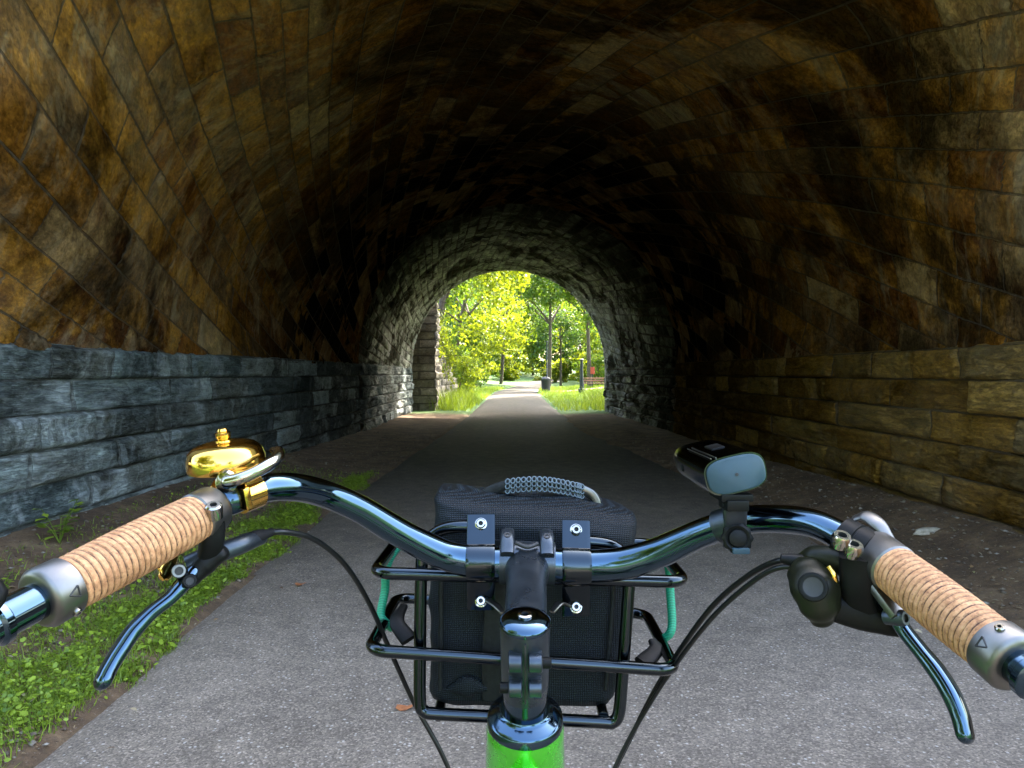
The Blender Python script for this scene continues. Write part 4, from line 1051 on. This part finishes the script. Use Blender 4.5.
m = MB(); m.sweep([seatT + Vector((0, .12, .13)), seatT + Vector((0, .03, .135)), seatT + Vector((0, -.07, .14)), seatT + Vector((0, -.13, .145))], [(.022, .014), (.035, .02), (.075, .028), (.065, .02)], seg=24, round_ends=.5); m.sweep([seatT, seatT + Vector((0, -.03, .12))], [.0135, .0135], seg=16, smooth=False); m.build('saddle', m_rubber, bike)
m = MB(); m.lathe(bb - Vector((.06, 0, 0)), (1, 0, 0), [(0, .012), (.12, .012)], 16); m.lathe(bb + Vector((.045, 0, 0)), (1, 0, 0), [(0, .09), (.004, .09)], 40)
m.sweep([bb + Vector((.065, 0, 0)), bb + Vector((.075, .16, -.04))], (.006, .01), smooth=False); m.sweep([bb - Vector((.065, 0, 0)), bb + Vector((-.075, -.16, .04))], (.006, .01), smooth=False)
m.box(bb + Vector((.12, .16, -.04)), (.09, .07, .02)); m.box(bb + Vector((-.12, -.16, .04)), (.09, .07, .02)); m.build('crankset', m_plastic, bike)

# ---- bar clamps that carry the rack
for (x0, ytop, ymid, ybot, yb2) in ((481, 515, 562, 601, 612),(576, 521, 566, 607, 618)):
    cB = P(x0, ymid, .70); m = MB(); u = bard
    w = .0135
    # strap: flat tab above, half ring round the bar, flat tab below
    prof = []
    tT = P(x0, ytop, .712)
    ring = [(math.cos(a), math.sin(a)) for a in np.linspace(D2R(100), D2R(262), 14)]   # y = cos (away), z = sin
    path = [tT] + [cB + Vector((0, .0176 * c_, .0176 * s_)) for c_, s_ in ring] + [P(x0, ybot + 8, .712)]
    m.sweep(path, [(.0015, w)] * len(path), up=bard, seg=16, power=6, smooth=False)
    K = m.build('rack_clamp', m_rack, bike)
    for yy in (ytop + 9, ybot):
        c0 = P(x0, yy, .706); d = Vector((0, -.93, .36)); m = MB()
        m.lathe(c0, d, [(-.002, .0058), (.0008, .0058), (.001, .0046), (.0042, .0046), (.0050, .0038), (.0050, .0022), (.002, .0022), (.002, 0)], 22); m.build('bolt', m_chrome, K)
# small tongues at the lower bolts
for (a, b_, c_) in (((488, 600, .703), (497, 606, .69), (503, 613, .68)), ((568, 606, .703), (560, 603, .69), (552, 612, .68))):
    MB().sweep([P(*a), P(*b_), P(*c_)], [(.004, .0012), (.004, .0012), (.003, .0012)], seg=10, power=4).build('clamp_tongue', m_alu, bike)

# ---- rack
tr = .0062
def hoop(zl, zr, xl, xr, yn, yf, r=.018):
    """rounded rectangular ring of tube, open at no side"""
    pts = []
    for (cx_, cy_, a0) in ((xl + r, yn + r, 180), (xr - r, yn + r, 270), (xr - r, yf - r, 0), (xl + r, yf - r, 90)):
        for a in np.linspace(a0, a0 + 90, 7):
            x = cx_ + r * math.cos(D2R(a)); y = cy_ + r * math.sin(D2R(a)); k = (x - xl) / (xr - xl)
            pts.append(Vector((x, y, zl * (1 - k) + zr * k)))
    pts.append(pts[0]); pts.append(pts[1]); return pts
U0, U1 = P(374, 573, .722), P(685, 582, .722)
L0, L1 = P(370, 648, .722), P(675, 668, .722)
rk = MB(); rk.sweep(hoop(U0.z, U1.z, U0.x, U1.x, .722, .885), tr, seg=18, smooth=False); rack = rk.build('front_rack', m_rack, bike)
m = MB(); m.sweep(hoop(L0.z, L1.z, L0.x, L1.x, .716, .885), tr, seg=18, smooth=False); m.build('lower_hoop', m_rack, rack)
# upright frame: from the clamps out, down both sides and across the bottom, drawn on the rider's side of the bag
up_pts = [P(484, 527, .725), P(455, 527, .727), P(436, 533, .73), P(424, 549, .732), P(421, 580, .732), P(420, 650, .732), P(420, 700, .732), P(424, 711, .732), P(440, 714, .732),
          P(525, 718, .732), P(600, 722, .732), P(613, 722, .732), P(619, 712, .732), P(622, 680, .732), P(628, 600, .732), P(629, 575, .732), P(624, 556, .73), P(610, 545, .727), P(580, 541, .725)]
m = MB(); m.sweep(up_pts, [.0062] * len(up_pts), seg=18, res=6); m.build('upright_frame', m_rack, rack)
# far uprights and floor bars, behind and under the bag
yl, yr = L0.x + .02, L1.x - .02
for x_ in (P(438, 700, .732).x, P(604, 700, .732).x):
    zb = P(500, 716, .732).z; m = MB()
    m.sweep([Vector((x_, .885, U0.z - .004)), Vector((x_, .886, L0.z)), Vector((x_, .88, zb + .03)), Vector((x_, .86, zb + .004)), Vector((x_, .735, zb - .002))], [.0055] * 5, seg=14, res=6)
    m.build('floor_bar', m_rack, rack)
for (a, b_, c_) in (((404, 606, .80), (397, 622, .775), (409, 640, .76)), ((652, 640, .775), (656, 650, .765), (642, 664, .745))):
    m = MB(); m.sweep([P(*a), P(*b_), P(*c_)], [(.0045, .003), (.008, .0035), (.009, .004)], seg=14, power=3); m.build('hook_tab', m_plastic, rack)

# ---- bag (rests inside the rack: a thing of its own)
def bag_mesh():
    m = MB(); n = 44
    # horizontal rounded-rectangle sections from the bottom to the rolled top
    secs = [(705, 429, 613, .750, .835), (698, 426, 617, .745, .845), (670, 426, 622, .742, .855), (600, 427, 632, .742, .865), (560, 427, 637, .743, .870), (530, 428, 640, .744, .872), (519, 429, 640, .750, .868), (512, 434, 637, .762, .858), (508.5, 444, 627, .780, .840)]
    base = 0; segs = 56; rows = []
    for si, (py, xl, xr, yn, yf) in enumerate(secs):
        a = P(xl, py, .744); b_ = P(xr, py + 0.030 * (xr - xl), .744)
        cx_ = (a.x + b_.x) / 2; hw = (b_.x - a.x) / 2; cy_ = (yn + yf) / 2; hd = (yf - yn) / 2
        row = []
        for k in range(segs):
            an = 2 * math.pi * k / segs; c_, s_ = math.cos(an), math.sin(an)
            x = cx_ + hw * math.copysign(abs(c_) ** .32, c_); y = cy_ + hd * math.copysign(abs(s_) ** .32, s_)
            kk = (x - a.x) / (2 * hw); z = a.z * (1 - kk) + b_.z * kk
            x += 0
            row.append(Vector((x, y, z)))
        rows.append(row)
    # interpolate rows
    R2 = []
    for i in range(len(rows) - 1):
        kmax = 8 if i < 5 else 4
        for k in range(kmax):
            t_ = k / kmax; R2.append([rows[i][j].lerp(rows[i + 1][j], t_) for j in range(segs)])
    R2.append(rows[-1]); top_c = sum(rows[-1], Vector()) / segs
    for q in (.75, .45, .15): R2.append([top_c.lerp(v, q) + Vector((0, 0, .003 * (1 - q))) for v in rows[-1]])
    out = []
    cxb = sum((v.x for v in rows[3]), 0) / segs
    for i, row in enumerate(R2):
        rr = []
        for v in row:
            f = float(fbm(np.array([v.x * 22 + 3]), np.array([v.z * 26 + v.y * 9]), 3, 14)[0]); f2 = float(fbm(np.array([v.x * 60]), np.array([v.z * 50 + v.y * 30]), 2, 15)[0])
            d = Vector((v.x - cxb, (v.y - .805) * 1.6, (v.z + -1.08) * .6)).normalized()
            dz = (.006 * math.sin((v.x + .02) * 26) + .020 * max(0, -(v.x - .0) / .08)) * max(0, min(1, (v.z - 1.10) / .04))      # sag of the rolled top
            rr.append(v + d * (f * .010 + f2 * .003) + Vector((0, 0, dz)))
        out.append(rr)
    for row in out: m.v += row
    S = segs
    for i in range(len(out) - 1):
        for k in range(S):
            k2 = (k + 1) % S; m.f.append([i * S + k, i * S + k2, (i + 1) * S + k2, (i + 1) * S + k]); m.uv.append(None)
    m.f.append(list(range(S))[::-1]); m.uv.append(None); m.f.append([(len(out) - 1) * S + k for k in range(S)]); m.uv.append(None)
    return m
bag = empty('carry_bag', (0.02, .80, P(520, 705, .8).z), 'black woven fabric bag with a braided handle standing in the front rack', 'bag')
body = bag_mesh().build('body', m_cloth, bag, sharp=70)
# seams and centre strap
def strapline(px0, px1, nm='strap', w=.010):
    m = MB(); m.sweep([P(px0, 540, .7385), P(px0 + (px1 - px0) * .3, 590, .7365), P(px1, 660, .7375), P(px1, 700, .7415)], [(w, .0016)] * 4, up=(0, -1, 0), seg=14, power=4); return m.build(nm, m_strap, bag)
strapline(497, 492); 
for (xa, xb) in ((441, 440), (613, 606)):
    m = MB(); m.sweep([P(xa, 545, .7385), P(xa, 600, .7375), P(xb, 690, .7385)], [.0022] * 3, seg=10); m.build('seam', m_strap, bag)
# little mesh pocket bulge at the bottom
m = MB(); m.sweep([P(447, 689, .742), P(468, 686, .738), P(487, 688, .742)], [(.003, .004), (.011, .006), (.003, .004)], up=(0, -1, 0), seg=16); m.build('pocket', m_cloth, bag)
# handle: webbing loop with chain-like braid on top
hp = [P(476, 508, .80), P(482, 496, .80), P(503, 486, .80), P(535, 482, .80), P(562, 485, .80), P(585, 491, .80), P(596, 500, .80), P(598, 518, .80)]
m = MB(); m.sweep(hp, [(.0055, .003)] * len(hp), up=(0, -1, .3), seg=12, power=3); HD = m.build('handle', m_strap, bag)
m_braid = simple('braided_cord', (0.06, 0.085, 0.10), 0.5, nscale=200, var=.4)
hb = [p + Vector((0, 0, 0)) for p in (P(505, 486, .797), P(520, 484, .796), P(535, 483, .796), P(550, 484, .796), P(562, 486, .796), P(576, 489, .797), P(583, 491, .797))]
m = MB()
tot = 17
def along(pp, t_):
    t_ = t_ * (len(pp) - 1); i = min(int(t_), len(pp) - 2); return pp[i].lerp(pp[i + 1], t_ - i), (pp[i + 1] - pp[i]).normalized()
for k in range(tot):
    c0, d0 = along(hb, (k + .5) / tot); 
    for row_, off_ in enumerate((.0048, -.0006, -.006)):
        q = c0 + Vector((0, -.002 + .0012 * row_, off_)); s_ = .0024
        rg = [q + d0 * (s_ * math.cos(a)) + Vector((0, .35, 1)).normalized() * (s_ * 1.15 * math.sin(a)) for a in np.linspace(0, 2 * math.pi, 9)]
        m.sweep(rg, .0008, seg=5, smooth=False, caps=False)
m.build('braid', m_braid, bag)
m = MB(); m.sweep([P(583, 489, .797), P(592, 494, .797), P(597, 503, .797), P(597, 513, .797)], [(.0016, .004)] * 4, seg=10, power=3); m.build('end_piece', m_alu, bag)

# ---- green bungee cord
m_bungee, nt, b = newmat('green_elastic')
uvn = N(nt, 'ShaderNodeUVMap').outputs[0]; w_ = nt.nodes.new('ShaderNodeTexWave'); w_.inputs['Scale'].default_value = 190; w_.inputs['Distortion'].default_value = 1.5
nt.links.new(N(nt, 'ShaderNodeTexCoord').outputs['Object'], w_.inputs['Vector']); w_.bands_direction = 'Z'
nt.links.new(ramp(nt, w_.outputs['Fac'], [(0.1, (0.0, 0.09, 0.045)), (0.7, (0.01, 0.27, 0.15))]), b.inputs['Base Color']); b.inputs['Roughness'].default_value = 0.5; bump(nt, w_.outputs['Fac'], b, .25, .0005)
xL = U0.x + .004; xR = U1.x - .002
bp = [P(392, 628, .80), P(383, 620, .793), P(381, 612, .795), P(385, 590, .80), P(387, 566, .80)]
bp2 = [P(668, 566, .80), P(670, 590, .80), P(672, 620, .795), P(670, 633, .793), P(662, 640, .80)]
far = [Vector((xL + .003, .84, bp[-1].z + .012)), Vector((xL + .02, .90, bp[-1].z - .005)), Vector((0, .902, bp[-1].z - .02)), Vector((xR - .02, .90, bp[-1].z - .005)), Vector((xR - .003, .84, bp2[0].z + .008))]
allp = bp + far + bp2
bc = MB().sweep(allp, [.0046] * len(allp), seg=14, res=8).build('bungee_cord', m_bungee); tag(bc, 'bright green elastic cord looped round the rack sides to hold the bag', 'cord')

# ---- cables
def cable(pp, r, nm, ferr=None, mat=None):
    m = MB(); m.sweep([P(*p) if not isinstance(p, Vector) else p for p in pp], [r] * len(pp), seg=12, res=10); o = m.build(nm, mat or m_cable, bike)
    return o
cable([(262, 534, .60), (285, 532, .61), (315, 540, .64), (345, 565, .68), (370, 605, .73), (392, 655, .775), (415, 705, .80), (440, 750, .80), (462, 800, .80)], .0026, 'brake_hose')
cable([(800, 560, .585), (775, 562, .60), (745, 578, .63), (712, 607, .67), (680, 650, .72), (655, 690, .76), (632, 735, .78), (610, 780, .78), (590, 830, .78)], .0026, 'brake_hose')
cable([(798, 566, .58), (772, 570, .595), (742, 590, .62), (712, 618, .655), (682, 656, .71), (654, 697, .755), (626, 745, .77), (600, 800, .77)], .0023, 'gear_cable')

# ---- left brake lever
BL = [(206, 513, .55), (206, 545, .553)]
lt = (P(205, 513, .55) - P(235, 499, .57)).normalized()
m = MB(); c0 = P(212, 511, .556); m.lathe(c0 - lt * .008, lt, [(0, .0125), (.001, .0150), (.016, .0150), (.017, .0125)], 32)
m.sweep([P(213, 518, .545), P(212, 540, .548), P(207, 558, .552)], [(.0085, .007), (.0085, .008), (.0075, .007)], seg=20, power=3)
m.sweep([P(222, 553, .556), P(205, 564, .553), P(192, 578, .546)], [(.006, .009), (.0085, .011), (.0065, .009)], up=(0, -1, 0), seg=20, power=3, round_ends=.6)
BLv = m.build('brake_lever', m_plastic, bike); BLv['label'] = 'left brake lever'
m = MB(); m.sweep([P(188, 566, .55), P(210, 556, .556), P(240, 545, .57), P(258, 538, .59), P(262, 536, .594)], [(.008, .008), (.0078, .0078), (.0072, .0072), (.0065, .0065), (.006, .006)], seg=22); m.build('hose_barrel', m_satin, BLv)
m = MB(); m.sweep([P(243, 543, .574), P(255, 538, .585), P(272, 532, .60)], [.0068, .0060, .0032], seg=18); m.build('hose_boot', m_rubber, BLv)
m = MB(); cc_ = P(214, 510, .535); m.lathe(cc_, Vector((.1, -.45, .9)), [(-.006, .006), (.002, .0062), (.004, .0058), (.005, .0046), (.005, .0026), (.002, .0026), (.002, 0)], 22); m.build('bolt', m_chrome, BLv)
for (px_, py_, dd) in ((190, 581, .53), (179, 571, .53)):
    m = MB(); cc_ = P(px_, py_, dd); m.lathe(cc_, tov(cc_), [(-.012, .0052), (.001, .0052), (.002, .0045), (.002, .003), (.0012, .0028), (.0012, 0)], 20); m.build('bolt', m_alu if px_ < 185 else m_plastic, BLv)
m = MB(); m.sweep([P(172, 555, .55), P(165, 572, .545), P(161, 578, .54)], [(.0025, .006), (.002, .007), (.0015, .003)], seg=12); m.build('pivot_plate', m_gold, BLv)
bl_ = [(192, 572, .545), (181, 586, .535), (170, 598, .528), (152, 612, .520), (134, 630, .512), (120, 650, .503), (109, 668, .495), (103, 681, .489)]
m = MB(); m.sweep([P(*p) for p in bl_], [(.0055, .0075), (.0052, .0075), (.0046, .0066), (.0046, .0070), (.0052, .0085), (.0052, .0086), (.005, .0082), (.005, .0075)], up=(0.9, -.3, .5), seg=24, res=8, power=2.6, round_ends=.8)
m.build('lever_blade', m_black, BLv)

# ---- bell
bc_ = P(240, 496, .573); dome_c = P(227, 467, .60); bax = Vector((-.07, -.12, .99)).normalized()
m = MB(); m.lathe(dome_c, bax, [(-.0008, .0300), (.000, .0306), (.003, .0312), (.009, .0306), (.0145, .0285), (.0185, .0238), (.0206, .016), (.0214, .009), (.0216, .002)], 64)
bell = m.build('bell', m_gold, bike); bell['label'] = 'polished gold bell'
m = MB(); m.lathe(dome_c + bax * .0205, bax, [(0, .0068), (.002, .0064), (.0028, .0046), (.0045, .0058), (.008, .0060), (.0088, .0042), (.0095, .0044), (.0115, .0034), (.0122, 0)], 28); m.build('knob', m_gold, bell)
m = MB(); m.lathe(dome_c - bax * .016, bax, [(0, .0045), (.017, .0045)], 16); m.build('post', m_gold, bell)
bd = (P(262, 489, .59) - P(235, 499, .57)).normalized(); kc = P(248, 493, .58)
m = MB(); m.lathe(kc - bd * .008, bd, [(0, .0118), (0, .0142), (.016, .0142), (.016, .0118)], 36)
m.box(kc + Vector((.001, -.008, .014)), (.020, .016, .010), frame_from(bd), .15); m.box(kc + Vector((.002, -.0165, -.001)), (.015, .006, .017), frame_from(bd), .2)
m.sweep([P(214, 494, .585), P(220, 482, .59), P(232, 480, .59)], [(.006, .0012)] * 3, seg=10, power=4)
m.build('bracket', m_gold, bell)
m = MB(); m.sweep([P(229, 482, .562), P(240, 479, .560), P(254, 473, .563), P(268, 465, .570), P(277, 458, .580), P(278, 452, .590), P(272, 450, .60)], [(.0070, .0060), (.0062, .0052), (.0060, .0048), (.0062, .0050), (.0060, .0048), (.0050, .0040), (.003, .002)], up=(0, 0, 1), seg=20, round_ends=.7)
m.lathe(P(229, 482, .566), Vector((-.15, -.95, .1)), [(-.002, .0085), (.004, .0092), (.0065, .0075), (.0075, .003), (.0076, 0)], 24)
m.build('striker', m_chrome, bell)

# ---- headlight
ra, fa = P(736, 474, .595), P(699, 457, .70); la = (ra - fa).normalized()
side_ = Vector((math.cos(D2R(13)), 0, math.sin(D2R(13)))); side_ = (side_ - la * side_.dot(la)).normalized(); upv = side_.cross(la).normalized()
if upv.z < 0: upv = -upv
m = MB(); Ls = (ra - fa).length
m.sweep([fa - la * .004, fa, fa + la * .02, fa.lerp(ra, .6), ra - la * .001], [(.0185, .0115), (.0232, .0145), (.0245, .0152), (.0252, .0156), (.0252, .0156)], up=upv, seg=56, res=5, power=3.2)
hl = m.build('headlight', m_rack, bike); hl['label'] = 'glossy black rectangular front light'
m = MB(); m.sweep([ra - la * .0012, ra + la * .0012, ra + la * .0020], [(.0236, .0142), (.0236, .0142), (.0226, .0132)], up=upv, seg=56, smooth=False, power=3.2); m.build('end_cap', m_endgrey, hl)
m = MB(); m.lathe(ra + la * .0018, la, [(0, .0014), (.0008, .0014), (.0009, 0)], 12); m.build('indicator', m_hole, hl)
m = MB(); m.sweep([fa - la * .0038, fa - la * .0065], [(.0178, .0110), (.0150, .008)], up=upv, seg=40, smooth=False, power=3); m.build('lens', m_lens, hl)
m = MB(); c0 = fa.lerp(ra, .30) - side_ * .0240; m.lathe(c0, -side_, [(-.003, .0036), (.001, .0036), (.0016, .0028), (.0016, .0012), (.0004, .001), (.0004, 0)], 18); m.build('side_screw', m_plastic, hl)
m = MB()
for s_ in (-.012, -.016): m.sweep([fa + la * .03 + upv * .0153 + side_ * s_, ra - la * .004 + upv * .0157 + side_ * s_], [(.0005, .0006)] * 2, smooth=False, seg=8)
m.build('body_rib', m_alu, hl)
m = MB(); m.box(fa.lerp(ra, .50) + upv * .0150 + side_ * .002, (.012, .022, .003), frame_from(la, upv), .3); m.build('switch', m_plastic, hl)
m = MB(); mc = P(735, 497, .60); m.box(mc + Vector((0, .012, .0)), (.026, .034, .006), frame_from(la), .15); m.box(mc + Vector((0, .004, -.006)), (.018, .024, .009), frame_from(la), .15)
m.build('mount_shoe', m_plastic, hl)
lb = (P(740, 521, .64) - P(700, 534, .665)).normalized(); mcc = P(728, 524, .645)
m = MB(); m.lathe(mcc - lb * .009, lb, [(0, .0122), (0, .0150), (.018, .0150), (.018, .0122)], 36); m.sweep([P(735, 502, .602), P(735, 515, .606), P(736, 532, .614)], [(.0100, .003), (.0098, .003), (.0085, .003)], up=(0, -1, 0), seg=18, power=4); m.build('mount_band', m_satin, hl)
kc_ = P(737, 538, .607); kd = Vector((-.1, -.97, .15)).normalized(); m = MB()
n = 60; prof = [(-.008, .0112), (-.001, .0125), (.002, .0122), (.003, .0100), (.002, .0075), (.0045, .0068), (.0052, .0040), (.0053, 0)]
m.lathe(kc_, kd, prof, 60)
for i, v in enumerate(m.v):
    k = i % 60; row = i // 60
    if row < len(prof) and row <= 2: m.v[i] = kc_ + kd * prof[row][0] + (v - kc_ - kd * prof[row][0]) * (1 + .06 * math.cos(k / 60 * 2 * math.pi * 10))
m.build('clamp_knob', m_plastic, hl)
m = MB(); m.box(P(741, 551, .602), (.014, .004, .005), None, .3); m.build('clamp_tab', m_endgrey, hl)

# ---- right brake lever and shifter
rt0 = (P(880, 558, .548) - P(850, 541, .565)).normalized()
m = MB(); c0 = P(857, 545, .5595); m.lathe(c0 - rt0 * .014, rt0, [(0, .0125), (.001, .0155), (.012, .0158), (.0125, .0148), (.0135, .0148), (.014, .0158), (.024, .0158), (.025, .0125)], 36)
m.sweep([P(858, 556, .545), P(858, 585, .548), P(862, 607, .552)], [(.013, .010), (.0125, .011), (.012, .010)], seg=24, power=3.2)
m.sweep([P(834, 608, .552), P(860, 616, .550), P(885, 622, .546), P(905, 628, .543)], [(.006, .010), (.008, .010), (.009, .009), (.008, .007)], seg=20, power=3)
BR = m.build('brake_lever', m_plastic, bike); BR['label'] = 'right brake lever'
for (px_, py_) in ((841, 540), (853, 549)):
    m = MB(); cc_ = P(px_, py_, .535); m.lathe(cc_, Vector((.05, -.42, .90)), [(-.006, .0052), (-.003, .0054), (-.002, .0068), (.002, .0070), (.0046, .0058), (.0046, .0034), (.001, .0034), (.001, 0)], 26); m.build('bolt', m_chrome, BR)
br_ = [(880, 598, .545), (893, 612, .535), (904, 630, .528), (920, 650, .518), (936, 670, .508), (950, 692, .498), (960, 715, .490), (965, 735, .484)]
m = MB(); m.sweep([P(*p) for p in br_], [(.0055, .0075), (.0060, .0078), (.0050, .0070), (.0050, .0078), (.0055, .0088), (.0055, .0088), (.0052, .0082), (.005, .0072)], up=(-0.9, -.3, .5), seg=24, res=8, power=2.6, round_ends=.8)
m.build('lever_blade', m_black, BR)
m = MB(); cc_ = P(902, 618, .522); m.lathe(cc_, Vector((.5, -.8, .2)), [(-.012, .0055), (.001, .0058), (.003, .0048), (.003, .003), (.001, .0028), (.001, 0)], 20); m.build('bolt', m_satin, BR)
m = MB(); m.box(P(888, 600, .532), (.016, .026, .006), frame_from(P(*br_[2]) - P(*br_[0])), .3); m.build('pivot_plate', m_alu, BR)
# shifter pod: a teardrop housing
sh = MB(); sh.sweep([P(798, 561, .575), P(806, 572, .565), P(815, 588, .552), P(820, 606, .548), P(822, 619, .55)], [(.006, .006), (.015, .012), (.0185, .014), (.0155, .012), (.009, .008)], up=(0.1, -1, .2), seg=32, res=6, round_ends=.6)
sh.sweep([P(800, 560, .58), P(815, 556, .572), P(834, 560, .562), P(848, 566, .556)], [(.005, .005), (.009, .008), (.0095, .010), (.009, .010)], seg=22, res=6)
SHF = sh.build('gear_shifter', simple('olive_black_plastic', (0.008, 0.0085, 0.004), 0.38, spec=.15, var=.2, nscale=60, bmp=.1), bike)
m = MB(); c0 = P(813, 587, .537); m.lathe(c0, tov(c0), [(-.004, .0105), (-.0016, .0100), (-.0012, .0085), (-.0016, .007), (-.002, .004), (-.0021, 0)], 32); m.build('dial', m_plastic, SHF)
m = MB(); m.lathe(P(797, 561, .574), Vector((-1, .25, .12)), [(-.004, .0058), (.004, .0052), (.010, .0038), (.012, .0038)], 18); m.build('cable_stop', m_plastic, SHF)
m = MB(); m.sweep([P(829, 566, .548), P(834, 575, .545), P(835, 584, .545)], [(.0022, .0010)] * 3, up=(0, -1, 0), seg=10); m.build('trim', m_gold, SHF)
m = MB(); m.sweep([P(856, 518, .575), P(866, 516, .570), P(878, 524, .560), P(889, 539, .553), P(893, 548, .55)], [(.005, .0022), (.0062, .003), (.0062, .003), (.0045, .0025), (.003, .002)], up=(0, -.3, 1), seg=18, round_ends=.7); m.build('thumb_lever', m_alu, SHF)
#BIKE-END

# =================================================================== LIGHT
world = bpy.data.worlds.new('World'); scene.world = world; world.use_nodes = True
nt = world.node_tree; bg = nt.nodes['Background']
sky = nt.nodes.new('ShaderNodeTexSky'); sky.sky_type = 'NISHITA'; sky.sun_disc = False
EL, AZ = 46.0, 32.0       # azimuth measured from +Y towards +X
sky.sun_elevation = D2R(EL); sky.sun_rotation = D2R(AZ)
sky.air_density = 1.0; sky.dust_density = 4.0; sky.ozone_density = 0.6
nt.links.new(sky.outputs[0], bg.inputs[0]); bg.inputs[1].default_value = 0.15
sd = bpy.data.lights.new('sun', 'SUN'); sun = bpy.data.objects.new('sun', sd); COL.objects.link(sun)
sd.energy = 2.2; sd.angle = D2R(0.5); sd.color = (1.0, 0.93, 0.80)
ds = Vector((math.sin(D2R(AZ)) * math.cos(D2R(EL)), math.cos(D2R(AZ)) * math.cos(D2R(EL)), math.sin(D2R(EL))))
sun.rotation_euler = ds.to_track_quat('Z', 'Y').to_euler(); sun.location = (0, 0, 30)

scene.view_settings.view_transform = 'Standard'; scene.view_settings.look = 'None'
scene.view_settings.exposure = 3.95; scene.view_settings.gamma = 1.0; scene.view_settings.use_curve_mapping = False
scene.render.engine = 'CYCLES'
scene.cycles.max_bounces = 8; scene.cycles.diffuse_bounces = 5; scene.cycles.glossy_bounces = 4; scene.cycles.transmission_bounces = 4
scene.cycles.use_denoising = True
scene.cycles.sample_clamp_indirect = 6.0
